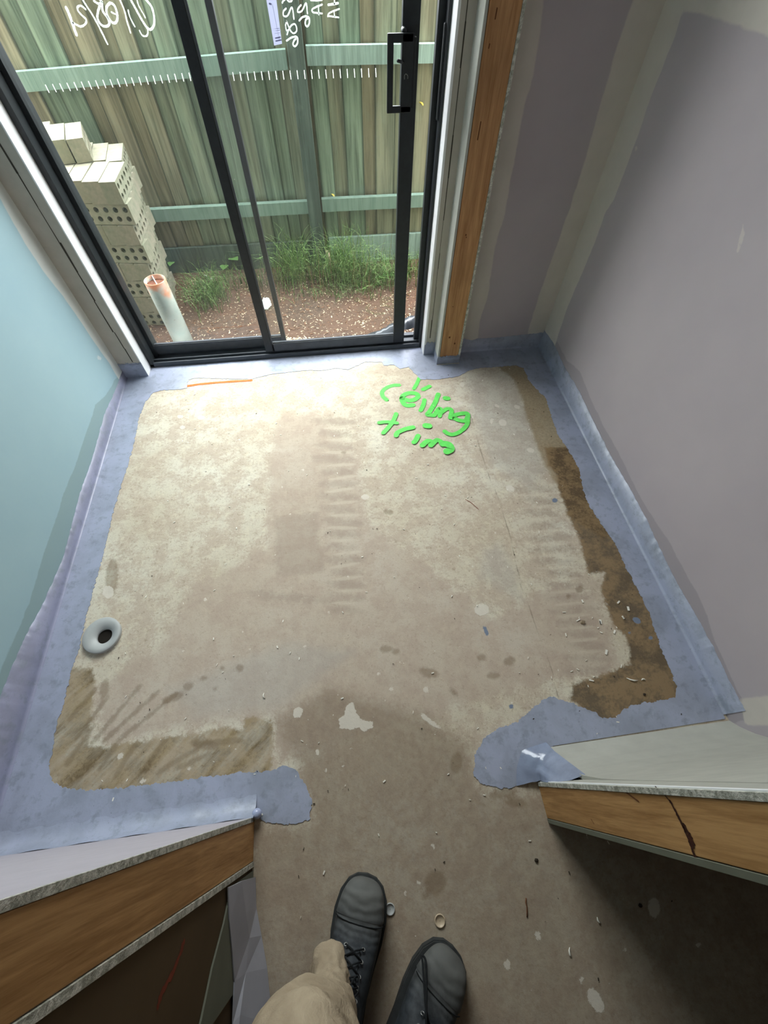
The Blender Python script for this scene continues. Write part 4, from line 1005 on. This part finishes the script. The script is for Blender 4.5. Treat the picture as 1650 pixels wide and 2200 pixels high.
# the riser leans slightly to the right towards its foot
m_ = MB(); foot = Vector((.006, 0, 0)); nr = 32
circ = lambda r, c, z: [(c.x+r*math.cos(2*math.pi*i_/nr), c.y+r*math.sin(2*math.pi*i_/nr), z) for i_ in range(nr)]
m_.rings([circ(R_, foot, 0), circ(R_, Vector((0, 0, 0)), ht-.001), circ(R_-.001, Vector((0, 0, 0)), ht), circ(R_-.0035, Vector((0, 0, 0)), ht), circ(R_-.0035, Vector((0, 0, 0)), ht-.06)], (True, False))
po_ = m_.build('riser_pipe', M['pipe'], None); po_.location = pc; tag(po_, 'white plastic riser pipe with an orange-smeared rim, standing before the brick pile', 'pipe')
d_ = MB(); d_.add(circ(R_-.004, Vector((0, 0, 0)), ht-.022)+[(0, 0, ht-.018)], [(i_, (i_+1) % nr, nr) for i_ in range(nr)]); d_.build('litter_fill', M['dirt'], po_)
box('divider', M['bright'], po_, -.0015, .0015, -R_+.003, R_-.003, ht-.03, ht-.002, 0, Matrix.Rotation(math.radians(25), 4, 'Z'))

# grass
def grass(name, label, n, cx, cy, sx_, sy_, h0, h1, mat, seed, droop=.5, wid=.0023, toward=-1):
    r = random.Random(seed); m_ = MB()
    for _ in range(n):
        x, y = r.gauss(cx, sx_), min(r.gauss(cy, sy_), 3.03); z = ground_h(x, y)-.003
        h_ = r.uniform(h0, h1); a = r.uniform(0, 2*math.pi); dr = h_*droop*r.uniform(.2, 1.2); dx, dy = math.cos(a)*dr*.8, (math.sin(a)*.6+toward*.5)*dr
        w_ = wid*r.uniform(.6, 1.4); px_, py_ = -math.sin(a)*w_, math.cos(a)*w_; px_ = px_ if abs(px_) > w_*.5 else w_*.7
        L_ = []; K = 5
        for k in range(K):
            t = k/(K-1); zz_ = z+h_*(t-.35*droop*t*t*t); q = (x+dx*t*t, min(y+dy*t*t, 3.045), zz_); ww = 1-t*.85
            L_ += [(q[0]-px_*ww, q[1]-py_*ww, q[2]), (q[0]+px_*ww, q[1]+py_*ww, q[2])]
        m_.add(L_, [(2*k, 2*k+1, 2*k+3, 2*k+2) for k in range(K-1)])
    o_ = m_.build(name, mat, None); return tag(o_, label, 'grass', kind='stuff')
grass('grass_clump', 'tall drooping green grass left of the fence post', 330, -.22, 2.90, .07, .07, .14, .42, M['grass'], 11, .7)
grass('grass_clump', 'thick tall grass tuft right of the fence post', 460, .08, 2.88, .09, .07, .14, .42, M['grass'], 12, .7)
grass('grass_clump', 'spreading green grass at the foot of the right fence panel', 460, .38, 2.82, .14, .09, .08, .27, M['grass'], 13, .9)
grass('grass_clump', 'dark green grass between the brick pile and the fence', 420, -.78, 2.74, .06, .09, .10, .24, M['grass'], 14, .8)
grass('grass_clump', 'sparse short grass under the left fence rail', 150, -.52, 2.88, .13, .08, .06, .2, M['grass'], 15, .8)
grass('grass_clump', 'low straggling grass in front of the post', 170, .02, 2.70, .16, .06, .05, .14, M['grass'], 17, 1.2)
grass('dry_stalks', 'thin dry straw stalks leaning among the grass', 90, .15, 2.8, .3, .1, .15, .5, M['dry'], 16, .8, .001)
def leaf_mb(m_, c, L_, W_, a, tilt):
    R_2 = Matrix.Translation(c) @ Matrix.Rotation(a, 4, 'Z') @ Matrix.Rotation(tilt, 4, 'X')
    pts_ = [(0, 0, 0), (-W_*.35, L_*.1, .004), (-W_/2, L_*.42, .005), (-W_*.3, L_*.75, .002), (0, L_, -.006), (W_*.3, L_*.75, .002), (W_/2, L_*.42, .005), (W_*.35, L_*.1, .004), (0, L_*.45, -.003)]
    m_.add([R_2 @ Vector(q) for q in pts_], [(8, 0, 1), (8, 1, 2), (8, 2, 3), (8, 3, 4), (8, 4, 5), (8, 5, 6), (8, 6, 7), (8, 7, 0)], True)
def weed(c, leaves, label):
    w = empty('weed', c); tag(w, label, 'weed')
    m_ = MB()
    for (x_, y_, z_, *_r) in leaves: m_.tube([(0, 0, 0), (x_*.5, y_*.5, z_*.8), (x_, y_, z_)], .0016, 5)
    m_.build('stem', M['leaf'], w)
    for (x_, y_, z_, L_, a) in leaves:
        k_ = MB(); leaf_mb(k_, Vector((x_, y_, z_)), L_*1.4, L_*1.2, a, random.uniform(-.2, .5)); k_.build('leaf', M['leaf'], w)
c = FL(500, 570, ZG); weed((c.x-.03, c.y, ZG-.005), [(-.06, .02, .13, .06, 1.2), (-.03, .03, .18, .055, .3), (.05, .0, .10, .05, -1.5), (.04, -.05, .08, .06, -2.4), (-.09, -.02, .10, .05, 1.9), (.09, -.03, .12, .055, -.9), (.0, -.08, .05, .05, 3.0)], 'broad-leaved green weed behind the overlapping door stiles')
c = FL(420, 580, ZG); weed((c.x-.12, c.y+.04, ZG-.005), [(-.05, .0, .10, .045, 1.2), (.02, .02, .13, .04, .3), (.05, -.03, .07, .04, -1.5), (-.06, -.06, .05, .045, 2.4), (.0, -.07, .08, .04, 3.0)], 'small leafy weed in the grass beside the brick pile')
# litter
def crumple(name, mat, c, s, label, cat, fl=.4):
    bm = bmesh.new(); bmesh.ops.create_icosphere(bm, subdivisions=3, radius=1)
    for v in bm.verts:
        n_ = 1+.35*mnoise.noise(v.co*2.3+Vector(c)*9)+.2*mnoise.noise(v.co*6); v.co = Vector((v.co.x*n_*s[0], v.co.y*n_*s[1], v.co.z*n_*s[2]))
    me = bpy.data.meshes.new(name); bm.to_mesh(me); bm.free(); me.materials.append(mat); o_ = bpy.data.objects.new(name, me); COL.objects.link(o_); o_.location = c; return tag(o_, label, cat)
c = FL(572, 655, ZG); crumple('plastic_scrap', M['litter'], (c.x, c.y, ZG+.008), (.030, .062, .014), 'crumpled white film scrap on the soil behind the door stiles', 'litter')
c = FL(445, 597, ZG); k_ = MB(); k_.tube([(-.022, .02, .01), (0, 0, .014), (.024, -.026, .008)], .0035, 6); k_.box(.01, .035, -.035, -.02, .004, .011, .002); o_ = k_.build('white_offcut', M['bright'], None); o_.location = (c.x, c.y, ZG); tag(o_, 'small white stick offcut on the soil by the brick pile', 'litter')
# black plastic flap by the sill
c0, c1, c2, c3 = FL(745, 735, ZG+.05), FL(800, 712, ZG+.05), FL(850, 706, ZG+.05), FL(905, 700, ZG+.05)
m_ = MB(); nu_, nv_ = 26, 10; vs_ = []
for i_ in range(nu_+1):
    for j in range(nv_+1):
        x_ = .02+.43*i_/nu_; dpt = .03+.10*min(1, (i_/nu_)*1.4); y_ = 2.055+dpt*j/nv_
        vs_.append((x_, y_, ZG+.062+.095*max(0, (i_/nu_-.15))*math.exp(-((j/nv_-.3)/.5)**2)*1.6+.020*mnoise.noise(Vector((x_*34, y_*40, 1)))*(.3+i_/nu_)))
m_.add(vs_, [(i_*(nv_+1)+j, (i_+1)*(nv_+1)+j, (i_+1)*(nv_+1)+j+1, i_*(nv_+1)+j+1) for i_ in range(nu_) for j in range(nv_)], True)
tag(m_.build('plastic_flap', M['plastic'], None), 'crumpled black plastic flap lying along the outside of the door sill', 'plastic sheet')
for (a, b, yy, s_, lab) in ((718, 423, 3.043, .022, 'yellow fallen leaf on the lower rail right of the post'), (909, 228, 3.06, .026, 'yellow leaf caught on the fence beside the right jamb')):
    q = pix(a, b, 1, yy); k_ = MB(); leaf_mb(k_, Vector((0, 0, 0)), s_*1.2, s_*.7, .9, .6); o_ = k_.build('fallen_leaf', M['yellow'], None); o_.location = (q.x, yy, q.z); tag(o_, lab, 'leaf')
o_ = chips('leaf_scraps', M['chip'], 60, -.33, -.16, 2.046, 2.07, .014, lambda x_, y_: .02, 21); o_.location.z = -.005; tag(o_, 'little heap of dry leaf scraps in the track beside the rear stile', 'leaf litter', kind='stuff')

# ================================================================== FLOOR THINGS
c = FL(218, 1364, .012); dr = empty('floor_waste', (c.x, c.y, 0)); tag(dr, 'pale grey round plastic floor waste fitting near the left wall', 'drain')
prof = [(.0605, .0), (.062, .012), (.0600, .0145), (.046, .0125), (.026, .009), (.0245, .004), (.0245, .001)]
m_ = MB(); off = Vector((.008, -.004, 0))
rr = []
for i_, (r, z) in enumerate(prof):
    f = max(0, min(1, (.060-r)/.03)); cx_, cy_ = off.x*f, off.y*f
    rr.append([(cx_+r*math.cos(2*math.pi*k/40), cy_+r*math.sin(2*math.pi*k/40), z) for k in range(40)])
m_.rings(rr, (False, False)); m_.build('flange', M['pvc'], dr)
m_ = MB(); m_.add([(off.x+.0245*math.cos(2*math.pi*k/24), off.y+.0245*math.sin(2*math.pi*k/24), .0009) for k in range(24)], [tuple(range(24))]); m_.build('bore', M['dark'], dr)
m_ = MB(); m_.add([(off.x-.001+.0165*math.cos(2*math.pi*k/24), off.y-.0025+.0165*math.sin(2*math.pi*k/24), .0013) for k in range(24)], [tuple(range(24))]); 

def disc(a, b, r, mat, label):
    q = FL(a, b); m_ = MB(); n_ = 20
    m_.rings([[(rr_*math.cos(2*math.pi*k/n_), rr_*math.sin(2*math.pi*k/n_), z) for k in range(n_)] for rr_, z in ((r, 0), (r, .0035), (r*.86, .0042), (r*.8, .0018), (0.001, .0018))], (False, False))
    o_ = m_.build('small_cap', mat, None); o_.location = (q.x, q.y, .0); tag(o_, label, 'cap')
disc(838, 1953, .0125, M['pvc'], 'small pale round cap beside the left boot')
disc(945, 1978, .0135, M['cap'], 'small tan round cap on the slab between the boots and the right nib')
def stone(a, b, s, label, mat='stone'):
    q = FL(a, b); crumple('stone', M[mat], (q.x, q.y, s*.45), (s, s*.8, s*.55), label, 'stone')
stone(1251, 1337, .008, 'small grey-tan stone in the wet stain at the right')
stone(1384, 1492, .0045, 'tiny black pebble on the brown stain in the right corner', 'grit')
stone(1152, 1848, .005, 'dark grit crumb behind the right nib', 'grit')
stone(1375, 1945, .005, 'dark crumb lying in the shade of the right nib', 'grit')
q = FL(1131, 1952); k_ = MB(); k_.tube([(-.004, -.016, .0015), (-.001, -.006, .003), (.002, .004, .002), (.001, .012, .0035), (.005, .02, .0015)], .0013, 5); o_ = k_.build('twig', M['knot'], None); o_.location = (q.x, q.y, 0); tag(o_, 'tiny bent twig on the slab right of the boots', 'twig')
def in_room(x, y): return 1.0
fz = lambda x_, y_: .0006
tag(chips('plaster_crumbs', M['flake'], 210, -.85, .9, -.3, 1.75, .0062, fz, 31, True), 'tiny white plaster crumbs scattered over the slab', 'crumbs', kind='stuff')
tag(chips('plaster_flakes', M['flake'], 22, .62, .95, .1, .45, .013, fz, 33, True), 'white plaster flakes on the brown stain at the right', 'flakes', kind='stuff')
tag(chips('grit', M['grit'], 130, -.9, 1.0, -.5, 1.7, .0045, fz, 32, True), 'dark specks of grit scattered over the slab', 'grit', kind='stuff')
for (a, b, da, db, lab) in ((568,1495,10,6,'white curled shaving left of centre near the front stain'), (1225,2046,10,4,'white oval chip on the dim slab, lower right'), (1286,1977,7,3,'white sliver beside the shade edge'), (1358,1460,20,4,'long white shaving on the brown stain'), (1382,1461,8,6,'white flake beside the long shaving'), (787,786,0,0,None)):
    if lab is None: continue
    q = FL(a, b); k_ = MB(); s_ = da*.0009; k_.tube([(-s_, 0, .001), (-s_*.3, .003, .003), (s_*.4, .002, .0025), (s_, -.002, .001)], [.0008, .0024, .0022, .0008], 6); o_ = k_.build('shaving', M['flake'], None); o_.location = (q.x, q.y, 0); o_.rotation_euler[2] = random.uniform(0, 3); tag(o_, lab, 'shaving')

# ================================================================== PERSON
person = empty('person', (-.07, -.48, 0)); person.location = (0, 0, 0)
tag(person, 'person in khaki trousers and scuffed black lace-up work boots, standing at the doorway looking down', 'person')
def superring(top, bot, w, n=20, e=2.4, wb=1.0):
    c_ = Vector(((0), (top[0]+bot[0])/2, (top[1]+bot[1])/2)); v_ = Vector((0, (top[0]-bot[0])/2, (top[1]-bot[1])/2)); out = []
    for i_ in range(n):
        a = 2*math.pi*i_/n; ca, sa = math.cos(a), math.sin(a)
        x_ = math.copysign(abs(ca)**(2/e), ca)*w*(1 if sa > 0 else wb); s_ = math.copysign(abs(sa)**(2/e), sa)
        out.append(c_+Vector((x_, 0, 0))+v_*s_)
    return out
def boot(toe, yaw, label, left, lace_loop, sc=1.10, sy=.98):
    origin = (toe[0]+math.sin(yaw)*.202*sy, toe[1]-math.cos(yaw)*.202*sy, 0)
    b = empty('boot'); b.parent = person; b.location = origin; b.rotation_euler = (0, 0, yaw); b.scale = (sc, sy, sc); b['label'] = label
    R = [((.199, .040), (.199, .022), .010), ((.194, .052), (.196, .018), .027), ((.182, .062), (.184, .016), .040), ((.160, .070), (.160, .015), .0495), ((.125, .075), (.125, .014), .0535), ((.096, .086), (.09, .014), .053), ((.074, .103), (.055, .014), .050), ((.052, .122), (.02, .014), .0465),
         ((.030, .142), (-.03, .014), .043), ((.014, .163), (-.075, .016), .041), ((.006, .182), (-.095, .035), .0405), ((.0, .198), (-.098, .09), .041), ((-.002, .215), (-.098, .15), .043), ((-.002, .232), (-.098, .20), .045)]
    m_ = MB(); m_.rings([superring(*r) for r in R]); upper = m_.build('upper', M['leather'], b); ss_ = upper.modifiers.new('smooth', 'SUBSURF'); ss_.levels = 1; ss_.render_levels = 2
    # sole with welt
    out = []
    pts_ = [(.2, .0), (.196, .022), (.182, .040), (.155, .053), (.12, .058), (.08, .056), (.03, .048), (-.02, .043), (-.07, .043), (-.095, .032), (-.105, .012)]
    P_ = [(w_, y_) for y_, w_ in pts_]; full = [(w_*1.05, y_+.004*(y_ > .1)) for w_, y_ in P_]+[(-w_*1.05, y_+.004*(y_ > .1)) for w_, y_ in P_[::-1] if w_ > 0]
    m_ = MB(); m_.prism(full, 0, .020); m_.prism([(x_*.97, y_*.99) for x_, y_ in full], .020, .026); m_.build('sole', M['sole'], b)
    # toe cap overlay and seam
    m_ = MB(); cap_ = [superring((r[0][0]+.0008, r[0][1]+.0016), (r[1][0]+.0008, r[1][1]), r[2]+.0014) for r in R[:5]]; m_.rings(cap_, (True, False)); tc = m_.build('toe_cap', M['leather'], b); tc['label'] = 'scuffed dusty grey toe cap'
    s2 = tc.modifiers.new('smooth', 'SUBSURF'); s2.levels = 1; s2.render_levels = 2
    seam = [p_ for p_ in superring((.118, .0785), (.130, .014), .0555)][1:10]; m_ = MB(); m_.tube(seam, .0011, 6); m_.build('seam', M['lace'], b)
    # tongue, eyelet stays, eyelets, laces
    st_pts = [(.083, .0985), (.066, .1115), (.047, .127), (.034, .141), (.020, .158), (.010, .176), (.003, .196)]
    m_ = MB(); vs_ = []
    for y_, z_ in st_pts: 
        for x_ in (-.013, -.005, .005, .013): vs_.append((x_, y_+.004-abs(x_)*.25, z_+.004-abs(x_)*.2))
    m_.add(vs_, [(4*i_+j, 4*i_+j+1, 4*i_+j+5, 4*i_+j+4) for i_ in range(6) for j in range(3)], True); m_.build('tongue', M['leather'], b)
    for i_, (y_, z_) in enumerate(st_pts[:6]):
        for s_ in (-1, 1):
            e_ = MB(); c_ = Vector((s_*.019, y_+.002, z_+.0005)); nrm = Vector((s_*.35, .75, .62)).normalized(); u_ = nrm.orthogonal().normalized(); v_ = nrm.cross(u_)
            e_.tube([c_+(u_*math.cos(t)+v_*math.sin(t))*.0034 for t in [k*math.pi/5 for k in range(10)]], .0010, 6, closed=True); e_.build('eyelet', M['metal'], b)
    l_b = MB()
    for i_ in range(5):
        (ya, za), (yb_, zb) = st_pts[i_], st_pts[i_+1]
        for s_ in (-1, 1):
            l_b.tube([(s_*.019, ya+.003, za+.001), (s_*.004, (ya+yb_)/2+.009, (za+zb)/2+.007), (-s_*.019, yb_+.003, zb+.001)], .0017, 6)
    (ya, za) = st_pts[5]
    if not left: l_b.tube(smooth_path([(-.004, .084, .112), (-.020, .098, .114), (-.040, .125, .098), (-.054, .146, .074), (-.059, .152, .066), (-.050, .152, .072), (-.036, .128, .098), (-.018, .094, .118), (-.006, .074, .124)]), .0024, 6)
    for s_ in (-1, 1):
        loop = .6
        l_b.tube(smooth_path([(0, ya+.012, za+.006), (s_*.012, ya+.022, za+.004), (s_*.022, ya+.05*loop, za-.03*loop), (s_*.016, ya+.075*loop, za-.055*loop), (s_*.006, ya+.06*loop, za-.035*loop), (0, ya+.014, za+.006)]), .0017, 6)
    l_b.build('lace', M['lace'], b)
    return b
boot((-.063, -.214), -math.atan2(.33, .944), 'left boot, trouser hem falling over its laces', True, .6)
boot((.131, -.376), -math.atan2(.70, .71), 'right boot with a loop of lace hanging over the instep', False, 1.05)
def limb(name, mat, rings_, parent, n=44, wr=0.0, seed=1, cap=(True, True)):
    m_ = MB(); rr_ = []
    for k, (c_, rx, ry) in enumerate(rings_):
        ring = []
        for i_ in range(n):
            a = 2*math.pi*i_/n; q = Vector((c_[0]+rx*math.cos(a), c_[1]+ry*math.sin(a), c_[2])); nn = mnoise.noise(Vector((math.cos(a)*1.6, math.sin(a)*1.6, c_[2]*14+seed)))+.75*(1-2*abs(mnoise.noise(Vector((math.cos(a)*2.4+seed, math.sin(a)*2.4, c_[2]*26+math.cos(a)*2.2)))))-.4
            q += Vector((math.cos(a), math.sin(a), 0))*wr*nn; ring.append(q)
        rr_.append(ring)
    m_.rings(rr_, cap); o_ = m_.build(name, mat, parent); s_ = o_.modifiers.new('smooth', 'SUBSURF'); s_.levels = 1; s_.render_levels = 1; return o_
def interp_rings(keys, step=.009):
    zs = [k[0][2] for k in keys]; z = np.arange(zs[0], zs[-1], step); out = []
    cx_ = np.interp(z, zs, [k[0][0] for k in keys]); cy_ = np.interp(z, zs, [k[0][1] for k in keys]); rx = np.interp(z, zs, [k[1] for k in keys]); ry = np.interp(z, zs, [k[2] for k in keys])
    return [((a, b, c_), d_, e_) for a, b, c_, d_, e_ in zip(cx_, cy_, z, rx, ry)]
# trousers: two legs joined to a seat, grown as one skin
tr1 = interp_rings([((-.162, -.372, .10), .050, .072), ((-.156, -.382, .14), .046, .066), ((-.148, -.385, .22), .046, .060), ((-.158, -.375, .32), .072, .078), ((-.170, -.365, .42), .088, .088), ((-.168, -.36, .50), .094, .096), ((-.150, -.39, .62), .094, .10), ((-.135, -.44, .76), .095, .11), ((-.12, -.49, .88), .10, .12), ((-.10, -.50, .93), .11, .125)])
tr2 = interp_rings([((-.030, -.585, .10), .055, .068), ((-.030, -.59, .2), .055, .062), ((-.02, -.575, .35), .070, .075), ((.0, -.55, .50), .078, .082), ((.0, -.54, .65), .085, .092), ((.0, -.53, .80), .095, .105), ((-.01, -.52, .93), .11, .125)])
limb('trouser_leg', M['cloth'], tr1, person, wr=.010, seed=3)['label'] = 'creased khaki leg stepping forward over the left boot'
k_ = MB(); k_.tube(smooth_path([(-.206, -.345, .14), (-.203, -.335, .22), (-.226, -.330, .32), (-.246, -.325, .42), (-.250, -.325, .50)]), .0012, 5); k_.build('side_seam', M['cloth'], person)
limb('trouser_leg', M['cloth'], tr2, person, wr=.008, seed=5)
limb('trouser_seat', M['cloth'], interp_rings([((-.06, -.50, .84), .13, .125), ((-.06, -.50, .90), .168, .128), ((-.06, -.50, 1.0), .172, .118), ((-.06, -.49, 1.06), .160, .110)]), person, wr=.004)
# body above, one continuous skinned figure: neck, shoulders, arms raised to hold the phone at eye height
def skin(name, mat, verts, edges, radii, parent, lv=2, rootv=0):
    me = bpy.data.meshes.new(name); me.from_pydata(verts, edges, []); me.update(); me.materials.append(mat)
    o_ = bpy.data.objects.new(name, me); link(o_, parent); md = o_.modifiers.new('skin', 'SKIN'); md.use_smooth_shade = True
    for i_, r in enumerate(radii): me.skin_vertices[0].data[i_].radius = (r, r) if not isinstance(r, tuple) else r; me.skin_vertices[0].data[i_].use_root = (i_ == rootv)
    s_ = o_.modifiers.new('sub', 'SUBSURF'); s_.levels = lv; s_.render_levels = lv; return o_
V = [(-.06, -.49, 1.03), (-.06, -.48, 1.18), (-.06, -.47, 1.33), (-.06, -.46, 1.44), (-.22, -.47, 1.42), (-.27, -.40, 1.20), (-.19, -.17, 1.34), (.10, -.47, 1.42), (.19, -.40, 1.20), (.17, -.18, 1.34), (-.06, -.455, 1.49)]
Ed = [(0, 1), (1, 2), (2, 3), (3, 4), (4, 5), (5, 6), (3, 7), (7, 8), (8, 9), (3, 10)]
skin('jumper', M['shirt'], V, Ed, [(.15, .11), (.155, .11), (.165, .115), (.12, .09), .065, .055, .040, .065, .055, .040, .06], person)
# head: one sculpted surface bent forward, looking down at the floor
HM = Matrix.Translation((-.06, -.44, 1.60)) @ Matrix.Rotation(math.radians(-28), 4, 'X')
def gs(v, c, r): return math.exp(-((v-Vector(c)).length/r)**2)
bm = bmesh.new(); bmesh.ops.create_icosphere(bm, subdivisions=5, radius=1)
hair_v = []
for v in bm.verts:
    p = v.co.copy(); q = Vector((p.x*.076, p.y*.095, p.z*.115))
    if p.z < 0: q.x *= 1-.28*(-p.z)**1.5; q.y += .012*(-p.z) if p.y > 0 else .030*(-p.z)
    q.y += .026*gs(p, (0, .98, -.22), .20)+.012*gs(p, (0, 1, .05), .16)+.007*gs(p, (0, .9, -.62), .22)+.008*gs(p, (0, .75, -.92), .3)   # nose, bridge, lips, chin
    for sx_ in (-1, 1):
        q.y -= .011*gs(p, (sx_*.42, .90, .04), .20); q.y += .005*gs(p, (sx_*.40, .88, .26), .22)                                          # sockets, brow
        q.x += sx_*.014*gs(p, (sx_*1.0, -.05, -.05), .20)                                                                                     # ears
    v.co = HM @ q
for i_ in range(-2, 3): pass
me = bpy.data.meshes.new('head'); bm.to_mesh(me); bm.free(); me.materials.append(M['skin']); me.polygons.foreach_set('use_smooth', [True]*len(me.polygons)); link(bpy.data.objects.new('head', me), person)
skin('neck', M['skin'], [(-.06, -.462, 1.42), (-.06, -.455, 1.50), (-.06, -.45, 1.57)], [(0, 1), (1, 2)], [.056, .054, .052], person)
for sx_ in (-1, 1):
    for nm_, mt_, r_, dy in (('eye', M['bright'], .0125, 0), ('iris', M['grit'], .0058, .0085)):
        k_ = MB(); c_ = HM @ Vector((sx_*.031, .074+dy, .004-dy*.3))
        k_.rings([[(c_.x+r_*math.sin(a_)*math.cos(t), c_.y+r_*math.sin(a_)*math.sin(t), c_.z+r_*math.cos(a_)) for t in [i_*math.pi/6 for i_ in range(12)]] for a_ in [math.pi*j/8 for j in range(1, 8)]]); k_.build(nm_, mt_, person)
    k_ = MB(); k_.tube(smooth_path([HM @ Vector((sx_*x_, y_, z_)) for x_, y_, z_ in ((.014, .093, .030), (.032, .088, .036), (.048, .074, .030))]), .0032, 6); k_.build('eyebrow', M['hair'], person)
k_ = MB(); k_.tube(smooth_path([HM @ Vector((x_, y_, -.064+.1*abs(x_))) for x_, y_ in ((-.024, .082), (0, .094), (.024, .082))]), .0036, 6); k_.build('mouth', plain('lips', srgb(150, 96, 84), .5, .3, 40, .05, 0), person)
bm = bmesh.new(); bmesh.ops.create_icosphere(bm, subdivisions=4, radius=1)
for v in bm.verts:
    p = v.co.copy(); lim = .42 if p.y > .2 else (-.45 if p.y < -.3 else .05)
    f_ = 1.07 if p.z > lim else .90
    v.co = HM @ Vector((p.x*.076*f_, p.y*.095*f_-.003, p.z*.115*f_+.002))
me = bpy.data.meshes.new('hair'); bm.to_mesh(me); bm.free(); me.materials.append(M['hair']); link(bpy.data.objects.new('hair', me), person)
for s_ in (-1, 1):
    hx = -.115 if s_ < 0 else .115
    hv = [(hx*1.6, -.18, 1.345), (hx*1.25, -.125, 1.40), (hx*1.1, -.085, 1.435)]; he = [(0, 1), (1, 2)]; hr = [.027, .032, .030]
    for f_ in range(4):
        b0 = len(hv); dz = .022*(f_-1.5)
        hv += [(hx*1.02, -.07, 1.44+dz), (hx*.86, -.062+.004*f_, 1.455+dz), (hx*.72, -.075, 1.46+dz)]; he += [(2, b0), (b0, b0+1), (b0+1, b0+2)]; hr += [.010, .0085, .0075]
    b0 = len(hv); hv += [(hx*.98, -.10, 1.405), (hx*.8, -.085, 1.40)]; he += [(1, b0), (b0, b0+1)]; hr += [.011, .009]
    skin('hand', M['skin'], hv, he, hr, person, 1)
